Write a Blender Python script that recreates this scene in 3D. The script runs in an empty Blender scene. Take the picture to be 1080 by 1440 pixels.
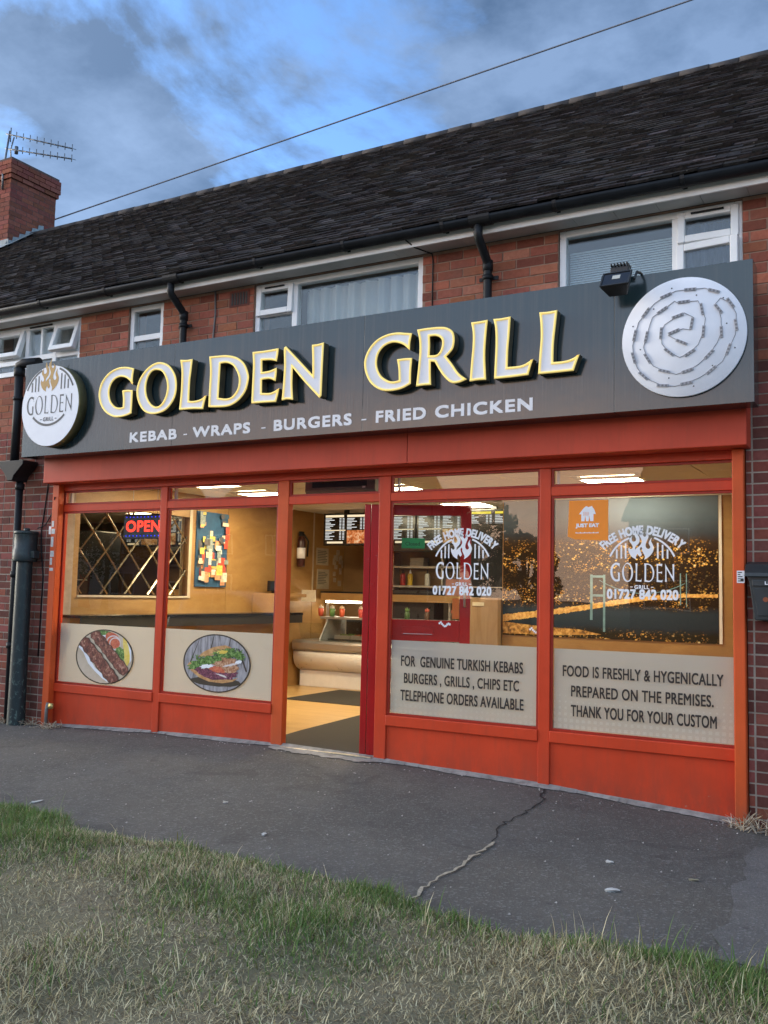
import bpy, bmesh, math, random
import numpy as np
from mathutils import Vector, Matrix

# ------------------------------------------------------------------ camera, world, sun, exposure
scene = bpy.context.scene
COL = scene.collection
cam_data = bpy.data.cameras.new('camera')
cam_data.sensor_fit = 'VERTICAL'
cam_data.sensor_height = 24.0
cam_data.lens = 24.0 * 1310.0 / 1440.0
cam_data.clip_end = 2000.0
cam_data.clip_start = 0.05
camera = bpy.data.objects.new('camera', cam_data)
COL.objects.link(camera)
camera.matrix_world = Matrix((
    (0.87065, 0.02265, 0.49138, 0.0),
    (0.49138, -0.08604, -0.86668, -6.5493),
    (0.02265, 0.99603, -0.08604, 1.42),
    (0, 0, 0, 1)))
scene.camera = camera

SUN_EL = math.radians(14.0)
SUN_AZ = math.radians(259.0)          # clockwise from +Y: the sun stands behind the camera, to its left
world = bpy.data.worlds.new("World")
scene.world = world
world.use_nodes = True
wt = world.node_tree
wt.nodes.clear()
def wn(t, **k):
    n = wt.nodes.new(t)
    for a, b in k.items():
        setattr(n, a, b)
    return n
w_out = wn('ShaderNodeOutputWorld')
w_bg = wn('ShaderNodeBackground')
w_bg.inputs['Strength'].default_value = 0.15
w_sky = wn('ShaderNodeTexSky', sky_type='NISHITA')
w_sky.sun_disc = False
w_sky.sun_elevation = SUN_EL
w_sky.sun_rotation = SUN_AZ
w_sky.air_density = 1.0
w_sky.dust_density = 1.0
w_sky.ozone_density = 2.0
# clouds: fractal noise on the direction seen as a flat layer overhead
w_tc = wn('ShaderNodeTexCoord')
w_sep = wn('ShaderNodeSeparateXYZ')
wt.links.new(w_tc.outputs['Generated'], w_sep.inputs[0])
def wm(op, a, b=None, c=None, clamp=False):
    n = wn('ShaderNodeMath', operation=op, use_clamp=clamp)
    for i, v in enumerate((a, b, c)):
        if v is None: continue
        if isinstance(v, (int, float)): n.inputs[i].default_value = v
        else: wt.links.new(v, n.inputs[i])
    return n.outputs[0]
den = wm('ADD', wm('MAXIMUM', w_sep.outputs[2], 0.0), 0.22)
cx = wm('DIVIDE', w_sep.outputs[0], den)
cy = wm('DIVIDE', w_sep.outputs[1], den)
w_cmb = wn('ShaderNodeCombineXYZ')
wt.links.new(cx, w_cmb.inputs[0]); wt.links.new(cy, w_cmb.inputs[1])
w_cmb.inputs[2].default_value = 14.7
def wnoise(scale, detail, rough, dist):
    n = wn('ShaderNodeTexNoise')
    n.inputs['Scale'].default_value = scale
    n.inputs['Detail'].default_value = detail
    n.inputs['Roughness'].default_value = rough
    n.inputs['Distortion'].default_value = dist
    wt.links.new(w_cmb.outputs[0], n.inputs['Vector'])
    return n.outputs['Fac']
CLOUD_SCALE = 1.6
n1 = wnoise(CLOUD_SCALE, 10.0, 0.60, 0.25)
n2 = wnoise(CLOUD_SCALE * 2.7, 6.0, 0.6, 0.0)
def wramp(src, stops):
    r = wn('ShaderNodeValToRGB')
    wt.links.new(src, r.inputs[0])
    e = r.color_ramp.elements
    e.remove(e[1])
    for i, (p, c) in enumerate(stops):
        el = e[0] if i == 0 else e.new(p)
        el.position = p; el.color = tuple(c) + (1,)
    return r.outputs[0]
cov = wramp(n1, [(0.44, (0, 0, 0)), (0.525, (1, 1, 1))])
shade = wramp(n2, [(0.34, (0.0, 0.0, 0.0)), (0.66, (1, 1, 1))])
# towards the sun (-Y) the clouds catch warm light, on the far side they are blue-grey
sunward = wm('MULTIPLY_ADD', w_sep.outputs[1], -0.5, 0.5, clamp=True)
low = wm('MULTIPLY', wm('SUBTRACT', 0.235, w_sep.outputs[2]), 13.0, clamp=True)
glow = wm('MAXIMUM', wm('ADD', wm('ADD', wm('MULTIPLY', w_sep.outputs[0], -0.40), wm('MULTIPLY', w_sep.outputs[1], -0.90)), wm('MULTIPLY', w_sep.outputs[2], 0.17)), 0.0)
warm = wm('MULTIPLY', wm('POWER', glow, 14.0), low)
def wmix(f, a, b):
    m = wn('ShaderNodeMix', data_type='RGBA')
    for s, v in ((m.inputs[0], f), (m.inputs[6], a), (m.inputs[7], b)):
        if isinstance(v, (int, float)): s.default_value = v
        elif isinstance(v, tuple): s.default_value = v + (1,)
        else: wt.links.new(v, s)
    return m.outputs[2]
CLD = 6.0                                                            # clouds on the same physical scale as the sky texture
c_dark = (0.020 * CLD, 0.040 * CLD, 0.078 * CLD)
c_lite = (0.082 * CLD, 0.122 * CLD, 0.195 * CLD)
c_warm = (1.75 * CLD, 1.08 * CLD, 0.70 * CLD)
c_west = (0.43 * CLD, 0.53 * CLD, 0.66 * CLD)                      # clouds on the sunset side, higher up
sky_t = wn('ShaderNodeMix', data_type='RGBA', blend_type='MULTIPLY')
sky_t.inputs[0].default_value = 1.0
wt.links.new(w_sky.outputs[0], sky_t.inputs[6])
sky_t.inputs[7].default_value = (0.49, 0.63, 0.82, 1)
c_far = wmix(wm('POWER', sunward, 1.6), wmix(shade, c_dark, c_lite), c_west)
c_all = wmix(warm, c_far, c_warm)
cov2 = wm('MAXIMUM', cov, wm('MULTIPLY', wm('SUBTRACT', sunward, 0.5, clamp=True), 1.9, clamp=True))
sky_c = wmix(wm('MULTIPLY', cov2, 0.9), sky_t.outputs[2], c_all)
wt.links.new(sky_c, w_bg.inputs['Color'])
wt.links.new(w_bg.outputs[0], w_out.inputs['Surface'])

sun_data = bpy.data.lights.new('sun', 'SUN')
sun_data.energy = 0.8
sun_data.angle = math.radians(40.0)
sun_data.color = (1.0, 0.90, 0.80)
sun = bpy.data.objects.new('sun', sun_data)
COL.objects.link(sun)
sd = Vector((math.sin(SUN_AZ) * math.cos(SUN_EL), math.cos(SUN_AZ) * math.cos(SUN_EL), math.sin(SUN_EL)))
sun.rotation_euler = sd.to_track_quat('Z', 'Y').to_euler()
sun.location = sd * 60

scene.view_settings.view_transform = 'Standard'
scene.view_settings.look = 'None'
scene.view_settings.exposure = 1.8
scene.view_settings.gamma = 1.0
scene.render.engine = 'CYCLES'
scene.cycles.use_denoising = True
scene.cycles.max_bounces = 8
scene.cycles.transparent_max_bounces = 24
scene.cycles.sample_clamp_indirect = 6.0

R = random.Random(7)
PI = math.pi

# ------------------------------------------------------------------ materials
MATS = {}
def new_mat(name):
    m = bpy.data.materials.new(name); m.use_nodes = True
    m.node_tree.nodes.clear()
    return m
class NT:
    def __init__(s, m): s.t = m.node_tree
    def n(s, t, **k):
        x = s.t.nodes.new(t)
        for a, b in k.items(): setattr(x, a, b)
        return x
    def l(s, a, b): s.t.links.new(a, b)
    def val(s, sock, v):
        if v is None: return
        if isinstance(v, (int, float)): sock.default_value = v
        elif isinstance(v, tuple): sock.default_value = v + (1,) if len(v) == 3 and sock.type == 'RGBA' else v
        else: s.l(v, sock)
    def math(s, op, a, b=None, c=None, clamp=False):
        x = s.n('ShaderNodeMath', operation=op, use_clamp=clamp)
        for i, v in enumerate((a, b, c)): s.val(x.inputs[i], v) if v is not None else None
        return x.outputs[0]
    def mix(s, f, a, b, mode='MIX'):
        x = s.n('ShaderNodeMix', data_type='RGBA', blend_type=mode)
        s.val(x.inputs[0], f); s.val(x.inputs[6], a); s.val(x.inputs[7], b)
        return x.outputs[2]
    def coord(s, scale=(1, 1, 1), rot=(0, 0, 0)):
        tc = s.n('ShaderNodeTexCoord'); mp = s.n('ShaderNodeMapping')
        s.l(tc.outputs['Object'], mp.inputs['Vector'])
        mp.inputs['Scale'].default_value = scale; mp.inputs['Rotation'].default_value = rot
        return mp.outputs[0]
    def noise(s, vec, scale, detail=4.0, rough=0.55, dist=0.0):
        x = s.n('ShaderNodeTexNoise')
        if vec is not None: s.l(vec, x.inputs['Vector'])
        x.inputs['Scale'].default_value = scale; x.inputs['Detail'].default_value = detail
        x.inputs['Roughness'].default_value = rough; x.inputs['Distortion'].default_value = dist
        return x.outputs['Fac']
    def vor(s, vec, scale, feature='F1', rnd=1.0):
        x = s.n('ShaderNodeTexVoronoi', feature=feature)
        s.l(vec, x.inputs['Vector']); x.inputs['Scale'].default_value = scale; x.inputs['Randomness'].default_value = rnd
        return x
    def ramp(s, src, stops):
        r = s.n('ShaderNodeValToRGB'); s.l(src, r.inputs[0]); e = r.color_ramp.elements
        e.remove(e[1])
        for i, (p, c) in enumerate(stops):
            el = e[0] if i == 0 else e.new(p)
            el.position = p; el.color = (c, c, c, 1) if isinstance(c, (int, float)) else tuple(c) + (1,)
        return r.outputs[0]
    def bump(s, h, strength=0.3, dist=0.01):
        b = s.n('ShaderNodeBump'); b.inputs['Strength'].default_value = strength; b.inputs['Distance'].default_value = dist
        s.l(h, b.inputs['Height']); return b.outputs[0]
    def pbr(s, color, rough=0.5, metal=0.0, normal=None, spec=None, emis=None, es=0.0, coat=0.0):
        p = s.n('ShaderNodeBsdfPrincipled')
        s.val(p.inputs['Base Color'], color); s.val(p.inputs['Roughness'], rough); s.val(p.inputs['Metallic'], metal)
        if spec is not None: s.val(p.inputs['Specular IOR Level'], spec)
        if normal is not None: s.l(normal, p.inputs['Normal'])
        if emis is not None: s.val(p.inputs['Emission Color'], emis); s.val(p.inputs['Emission Strength'], es)
        if coat: p.inputs['Coat Weight'].default_value = coat; p.inputs['Coat Roughness'].default_value = 0.05
        return p.outputs[0]
    def out(s, sh):
        o = s.n('ShaderNodeOutputMaterial'); s.l(sh, o.inputs['Surface'])

def simple(name, color, rough=0.5, metal=0.0, var=0.12, scale=12.0, bump=0.0, bscale=60.0, spec=None, stretch=(1, 1, 1), emis=None, es=0.0, coat=0.0, attr=False):
    """a paint or plain material with slight mottling and optional fine bump"""
    if name in MATS: return MATS[name]
    m = new_mat(name); t = NT(m)
    v = t.coord(stretch)
    f = t.noise(v, scale, 5.0, 0.6)
    lo = tuple(c * (1 - var) for c in color); hi = tuple(min(1, c * (1 + var)) for c in color)
    col = t.mix(t.ramp(f, [(0.3, 0.0), (0.7, 1.0)]), lo, hi)
    if attr:
        a = t.n('ShaderNodeVertexColor', layer_name='tone')
        col = t.mix(1.0, col, a.outputs[0], 'MULTIPLY')
    rr = t.math('MULTIPLY_ADD', f, 0.18, rough - 0.09, clamp=True)
    nb = t.bump(t.noise(v, bscale, 4.0, 0.6), bump, 0.004) if bump else None
    t.out(t.pbr(col, rr, metal, nb, spec, emis, es, coat))
    MATS[name] = m; return m

def emit(name, color, strength):
    if name in MATS: return MATS[name]
    m = new_mat(name); t = NT(m)
    e = t.n('ShaderNodeEmission'); e.inputs[0].default_value = color + (1,); e.inputs[1].default_value = strength
    t.out(e.outputs[0]); MATS[name] = m; return m

def glass_mat(name, tint=(0.97, 0.985, 0.98), boost=0.72, rough=0.0):
    m = new_mat(name); t = NT(m)
    ge = t.n('ShaderNodeNewGeometry'); dt = t.n('ShaderNodeVectorMath', operation='DOT_PRODUCT')
    t.l(ge.outputs['Incoming'], dt.inputs[0]); t.l(ge.outputs['Normal'], dt.inputs[1])
    om = t.math('SUBTRACT', 1.0, t.math('ABSOLUTE', dt.outputs['Value']))
    fac = t.math('MULTIPLY', t.math('MULTIPLY_ADD', t.math('POWER', om, 5.0), .96, .04), boost, clamp=True)
    tr = t.n('ShaderNodeBsdfTransparent'); tr.inputs[0].default_value = tint + (1,)
    gl = t.n('ShaderNodeBsdfGlossy'); gl.inputs['Roughness'].default_value = rough
    gl.inputs[0].default_value = (1, 1, 1, 1)
    v = t.coord()
    nb = t.bump(t.noise(v, 1.3, 2.0), 0.05, 0.02); t.l(nb, gl.inputs['Normal'])
    mx = t.n('ShaderNodeMixShader')
    t.l(fac, mx.inputs[0]); t.l(tr.outputs[0], mx.inputs[1]); t.l(gl.outputs[0], mx.inputs[2])
    t.out(mx.outputs[0]); MATS[name] = m; return m

def film_mat(name, color, through, transp, dots=None):
    m = new_mat(name); t = NT(m)
    v = t.coord()
    f = t.noise(v, 3.0, 3.0)
    col = t.mix(f, tuple(c * 0.93 for c in color), color)
    if dots:                                                        # printed squares that shrink upward: (bottom, shrink rate, strength)
        sx = t.n('ShaderNodeSeparateXYZ'); tc = t.n('ShaderNodeTexCoord'); t.l(tc.outputs['Object'], sx.inputs[0])
        S = .0435; zz = t.math('SUBTRACT', sx.outputs[2], dots[0])
        wx = t.math('ADD', sx.outputs[0], -4.2)                          # back to world x: the shop stands at -4.2
        hx = t.math('ABSOLUTE', t.math('SUBTRACT', t.math('FRACT', t.math('DIVIDE', t.math('ADD', wx, 10.0), S)), .5))
        hz = t.math('ABSOLUTE', t.math('SUBTRACT', t.math('FRACT', t.math('DIVIDE', zz, S)), .5))
        side = t.math('POWER', t.math('ABSOLUTE', t.math('MULTIPLY', t.math('SUBTRACT', t.math('FRACT', t.math('DIVIDE', t.math('ADD', wx, 3.66 if dots[1] > 4 else 2.32), 1.30)), .5), 2.0)), 3.0)
        size = t.math('SUBTRACT', t.math('MULTIPLY_ADD', side, .10, .30), t.math('MULTIPLY', zz, dots[1] * .36))
        on = t.math('LESS_THAN', t.math('MAXIMUM', hx, hz), size)
        col = t.mix(t.math('MULTIPLY', on, .55 * dots[2]), col, (.80, .77, .70))
    d = t.n('ShaderNodeBsdfDiffuse'); t.l(col, d.inputs[0])
    tl = t.n('ShaderNodeBsdfTranslucent'); t.l(col, tl.inputs[0])
    m1 = t.n('ShaderNodeMixShader'); m1.inputs[0].default_value = through; t.l(d.outputs[0], m1.inputs[1]); t.l(tl.outputs[0], m1.inputs[2])
    tr = t.n('ShaderNodeBsdfTransparent')
    m2 = t.n('ShaderNodeMixShader'); m2.inputs[0].default_value = transp; t.l(m1.outputs[0], m2.inputs[1]); t.l(tr.outputs[0], m2.inputs[2])
    t.out(m2.outputs[0]); MATS[name] = m; return m

def wood_mat(name, c1, c2, scale=3.0, rough=0.45, stretch=(1, 6, 1), ring=4.0):
    m = new_mat(name); t = NT(m)
    v = t.coord(stretch)
    f = t.noise(v, scale, 6.0, 0.6, 1.2)
    g = t.noise(v, scale * 9, 3.0, 0.6)
    col = t.mix(t.ramp(f, [(0.3, 0.0), (0.7, 1.0)]), c1, c2)
    col = t.mix(t.math('MULTIPLY', g, 0.35), col, tuple(c * 0.6 for c in c1))
    t.out(t.pbr(col, rough, 0, t.bump(g, 0.08, 0.003)))
    MATS[name] = m; return m

# ------------------------------------------------------------------ mesh helpers
ORG = {}
class MB:
    """collects shapes in world coordinates; build() links them as ONE mesh object"""
    def __init__(s): s.v = []; s.f = []; s.m = []; s.s = []; s.tone = []
    def face(s, pts, mat=0, smooth=False, tone=1.0):
        i = len(s.v); s.v += [tuple(p) for p in pts]; s.f.append(tuple(range(i, i + len(pts)))); s.m.append(mat); s.s.append(smooth); s.tone.append(tone)
    def box(s, x0, x1, y0, y1, z0, z1, mat=0, tone=1.0, M=None):
        p = [(x0, y0, z0), (x1, y0, z0), (x1, y1, z0), (x0, y1, z0), (x0, y0, z1), (x1, y0, z1), (x1, y1, z1), (x0, y1, z1)]
        if M is not None: p = [tuple(M @ Vector(q)) for q in p]
        i = len(s.v); s.v += p
        for f in ((0, 3, 2, 1), (4, 5, 6, 7), (0, 1, 5, 4), (1, 2, 6, 5), (2, 3, 7, 6), (3, 0, 4, 7)):
            s.f.append(tuple(i + k for k in f)); s.m.append(mat); s.s.append(False); s.tone.append(tone)
        return s
    def tube(s, pts, r, n=8, mat=0, closed=False, caps=True, smooth=True):
        pts = [Vector(p) for p in pts]; N = len(pts); base = len(s.v)
        rr = r if isinstance(r, (list, tuple)) else [r] * N
        up0 = Vector((0, 0, 1))
        prev = None
        for k, p in enumerate(pts):
            a = pts[(k - 1) % N] if (closed or k > 0) else p
            b = pts[(k + 1) % N] if (closed or k < N - 1) else p
            d = (b - a).normalized() if (b - a).length > 1e-9 else Vector((0, 0, 1))
            if prev is None:
                u = d.cross(up0)
                if u.length < 1e-3: u = d.cross(Vector((0, 1, 0)))
            else:
                u = prev - d * prev.dot(d)
            u.normalize(); w = d.cross(u); prev = u
            for j in range(n):
                an = 2 * PI * j / n
                s.v.append(tuple(p + (u * math.cos(an) + w * math.sin(an)) * rr[k]))
        for k in range(N if closed else N - 1):
            k2 = (k + 1) % N
            for j in range(n):
                j2 = (j + 1) % n
                s.f.append((base + k * n + j, base + k * n + j2, base + k2 * n + j2, base + k2 * n + j)); s.m.append(mat); s.s.append(smooth); s.tone.append(1.0)
        if caps and not closed:
            s.f.append(tuple(base + j for j in range(n))[::-1]); s.m.append(mat); s.s.append(False); s.tone.append(1.0)
            s.f.append(tuple(base + (N - 1) * n + j for j in range(n))); s.m.append(mat); s.s.append(False); s.tone.append(1.0)
        return s
    def prism(s, poly, y0, y1, mat=0, plane='xz', smooth=False):
        """polygon extruded; plane 'xz' extrudes along y, 'yz' along x, 'xy' along z"""
        def P(a, b, c): return (a, c, b) if plane == 'xz' else ((c, a, b) if plane == 'yz' else (a, b, c))
        i = len(s.v); n = len(poly)
        s.v += [P(a, b, y0) for a, b in poly] + [P(a, b, y1) for a, b in poly]
        s.f.append(tuple(range(i, i + n))); s.f.append(tuple(range(i + n, i + 2 * n))[::-1]); s.m += [mat, mat]; s.s += [False, False]; s.tone += [1.0, 1.0]
        for k in range(n):
            k2 = (k + 1) % n
            s.f.append((i + k2, i + k, i + n + k, i + n + k2)); s.m.append(mat); s.s.append(smooth); s.tone.append(1.0)
        return s
    def disc(s, c, r, axis='y', n=48, mat=0, rz=None):
        pts = []
        for k in range(n):
            a = 2 * PI * k / n; p = r * math.cos(a); q = (rz or r) * math.sin(a)
            pts.append((c[0] + p, c[1], c[2] + q) if axis == 'y' else ((c[0] + p, c[1] + q, c[2]) if axis == 'z' else (c[0], c[1] + p, c[2] + q)))
        s.face(pts, mat); return s
    def lathe(s, prof, c, n=24, mat=0, axis='z'):
        """prof: (radius, height) pairs round an axis through c"""
        base = len(s.v)
        for r, h in prof:
            for j in range(n):
                a = 2 * PI * j / n; p, q = r * math.cos(a), r * math.sin(a)
                s.v.append((c[0] + p, c[1] + q, c[2] + h) if axis == 'z' else ((c[0] + p, c[1] + h, c[2] + q) if axis == 'y' else (c[0] + h, c[1] + p, c[2] + q)))
        for k in range(len(prof) - 1):
            for j in range(n):
                j2 = (j + 1) % n
                s.f.append((base + k * n + j, base + k * n + j2, base + (k + 1) * n + j2, base + (k + 1) * n + j)); s.m.append(mat); s.s.append(True); s.tone.append(1.0)
        return s
    def mesh2d(s, verts, faces, y, mat=0):
        i = len(s.v); s.v += [(a, y, b) for a, b in verts]
        for f in faces: s.f.append(tuple(i + k for k in f)); s.m.append(mat); s.s.append(False); s.tone.append(1.0)
        return s
    def build(s, name, mats, parent=None, bevel=0.0, recalc=True, tone=False, org=None):
        me = bpy.data.meshes.new(name)
        o0 = ORG.get(parent.name, Vector((0, 0, 0))) if parent is not None else (Vector(org) if org is not None else Vector((0, 0, 0)))
        me.from_pydata([(a - o0[0], b - o0[1], c - o0[2]) for a, b, c in s.v], [], s.f)
        if not isinstance(mats, (list, tuple)): mats = [mats]
        for m in mats: me.materials.append(m)
        me.polygons.foreach_set('material_index', s.m); me.polygons.foreach_set('use_smooth', s.s)
        if tone:
            ca = me.color_attributes.new('tone', 'FLOAT_COLOR', 'CORNER')
            arr = []
            for f, tn in zip(s.f, s.tone):
                c = (tn, tn, tn, 1) if isinstance(tn, (int, float)) else tuple(tn) + (1,)
                arr += list(c) * len(f)
            ca.data.foreach_set('color', arr)
        me.update()
        if recalc:
            bm = bmesh.new(); bm.from_mesh(me); bmesh.ops.recalc_face_normals(bm, faces=bm.faces); bm.to_mesh(me); bm.free()
        o = bpy.data.objects.new(name, me); COL.objects.link(o)
        if parent is not None: o.parent = parent
        elif org is not None: o.location = o0
        ORG[o.name] = o0
        if bevel:
            b = o.modifiers.new('bevel', 'BEVEL'); b.width = bevel; b.segments = 2; b.limit_method = 'ANGLE'; b.angle_limit = math.radians(40)
        return o

def tag(o, label=None, cat=None, group=None, kind=None):
    if label: o['label'] = label
    if cat: o['category'] = cat
    if group: o['group'] = group
    if kind: o['kind'] = kind
    return o
def thing(name, loc, label, cat, group=None):
    o = bpy.data.objects.new(name, None); COL.objects.link(o)
    o.location = loc; o.empty_display_size = 0.1
    ORG[o.name] = Vector(loc)
    return tag(o, label, cat, group)

# text: the built-in typeface, turned into flat polygons
_tc = {}
def text2d(body, bold=0.0, space=1.0, res=4):
    k = (body, bold, space, res)
    if k in _tc: return _tc[k]
    cu = bpy.data.curves.new('t', 'FONT'); cu.body = body; cu.offset = bold; cu.space_character = space; cu.resolution_u = res
    ob = bpy.data.objects.new('t', cu); me = ob.to_mesh()
    vs = [(v.co.x, v.co.y) for v in me.vertices]; fs = [tuple(p.vertices) for p in me.polygons]
    ob.to_mesh_clear(); bpy.data.objects.remove(ob); bpy.data.curves.remove(cu)
    _tc[k] = (vs, fs); return vs, fs
_hv = text2d('H')[0]
CAP = max(v[1] for v in _hv)
def put_text(mb, body, x0, x1, z0, z1, y, mat=0, bold=0.0, space=1.0, res=4):
    """letters between x0 and x1, baseline z0, capitals up to z1, facing -y; heavier strokes by overprinting"""
    vs, fs = text2d(body, 0.0, space, res)
    a = min(v[0] for v in vs); b = max(v[0] for v in vs)
    e = bold * (z1 - z0) * .75
    kx = (x1 - x0 - 2 * e) / (b - a); kz = (z1 - z0 - 2 * e) / CAP
    for n, (dx, dz) in enumerate(((-1, -1), (1, 1), (-1, 1), (1, -1)) if bold else ((0, 0),)):
        mb.mesh2d([(x0 + e + (p - a) * kx + dx * e, z0 + e + q * kz + dz * e) for p, q in vs], fs, y + n * .00012, mat)
def arc_text(mb, body, cx, cz, r, h, a0, a1, y, mat=0, bold=0.0):
    """letters standing on a circle of radius r, spread from angle a0 to a1 (clockwise from straight up)"""
    adv = []; x = 0.0; e = bold * h * .75
    for ch in body:
        if ch == ' ': adv.append((x, None)); x += 0.34; continue
        vs, fs = text2d(ch); a = min(v[0] for v in vs); b = max(v[0] for v in vs)
        adv.append((x, (a, b))); x += (b - a) + 0.10
    k = (h - 2 * e) / CAP; tot = x - 0.10; kx = (a1 - a0) * r * 1.04 / tot
    for ch, (p, ab) in zip(body, adv):
        if ab is None: continue
        vs, fs = text2d(ch); w = ab[1] - ab[0]; an = a0 + (a1 - a0) * (p + w / 2) / tot
        for n, (dx, dz) in enumerate(((-1, -1), (1, 1), (-1, 1), (1, -1)) if bold else ((0, 0),)):
            out = []
            for q, z in vs:
                lx = (q - ab[0] - w / 2) * kx + dx * e; lz = z * k + e + dz * e
                out.append((cx + lx * math.cos(an) + (r + lz) * math.sin(an), cz - lx * math.sin(an) + (r + lz) * math.cos(an)))
            mb.mesh2d(out, fs, y + n * .00012, mat)
def smooth_outline(pts, n=5):
    """Catmull-Rom through points (x, z, corner flag); corners stay sharp"""
    N = len(pts); out = []
    for i in range(N):
        p1 = pts[i]; p2 = pts[(i + 1) % N]; p0 = pts[i - 1]; p3 = pts[(i + 2) % N]
        if p1[2]: p0 = (2 * p1[0] - p2[0], 2 * p1[1] - p2[1])
        if p2[2]: p3 = (2 * p2[0] - p1[0], 2 * p2[1] - p1[1])
        for k in range(n):
            t = k / n
            q = []
            for c in (0, 1):
                a, b, d, e = p0[c], p1[c], p2[c], p3[c]
                q.append(0.5 * (2 * b + (d - a) * t + (2 * a - 5 * b + 4 * d - e) * t * t + (3 * b - a - 3 * d + e) * t ** 3))
            out.append(tuple(q))
    return out
def fill2d(contours):
    """filled polygon with holes -> flat verts, faces"""
    cu = bpy.data.curves.new('c', 'CURVE'); cu.dimensions = '2D'; cu.fill_mode = 'FRONT'
    for c in contours:
        s = cu.splines.new('POLY'); s.points.add(len(c) - 1)
        for p, q in zip(s.points, c): p.co = (q[0], q[1], 0, 1)
        s.use_cyclic_u = True
    ob = bpy.data.objects.new('c', cu); me = ob.to_mesh()
    vs = [(v.co.x, v.co.y) for v in me.vertices]; fs = [tuple(p.vertices) for p in me.polygons]
    ob.to_mesh_clear(); bpy.data.objects.remove(ob); bpy.data.curves.remove(cu)
    return vs, fs
def area2(c): return sum(c[i - 1][0] * c[i][1] - c[i][0] * c[i - 1][1] for i in range(len(c)))
def inset_path(c, d):
    """the closed outline moved inward (to the left of its direction) by d, with limited mitres"""
    n = len(c); out = []
    for i in range(n):
        a, b, e = c[i - 1], c[i], c[(i + 1) % n]
        d1 = Vector((b[0] - a[0], b[1] - a[1])); d2 = Vector((e[0] - b[0], e[1] - b[1]))
        if d1.length < 1e-7: d1 = d2
        if d2.length < 1e-7: d2 = d1
        d1.normalize(); d2.normalize()
        n1 = Vector((-d1.y, d1.x)); n2 = Vector((-d2.y, d2.x)); m = n1 + n2
        if m.length < 1e-4: m = n1
        m.normalize(); k = d / max(0.45, m.dot(n1))
        out.append((b[0] + m.x * k, b[1] + m.y * k))
    return out
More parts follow.
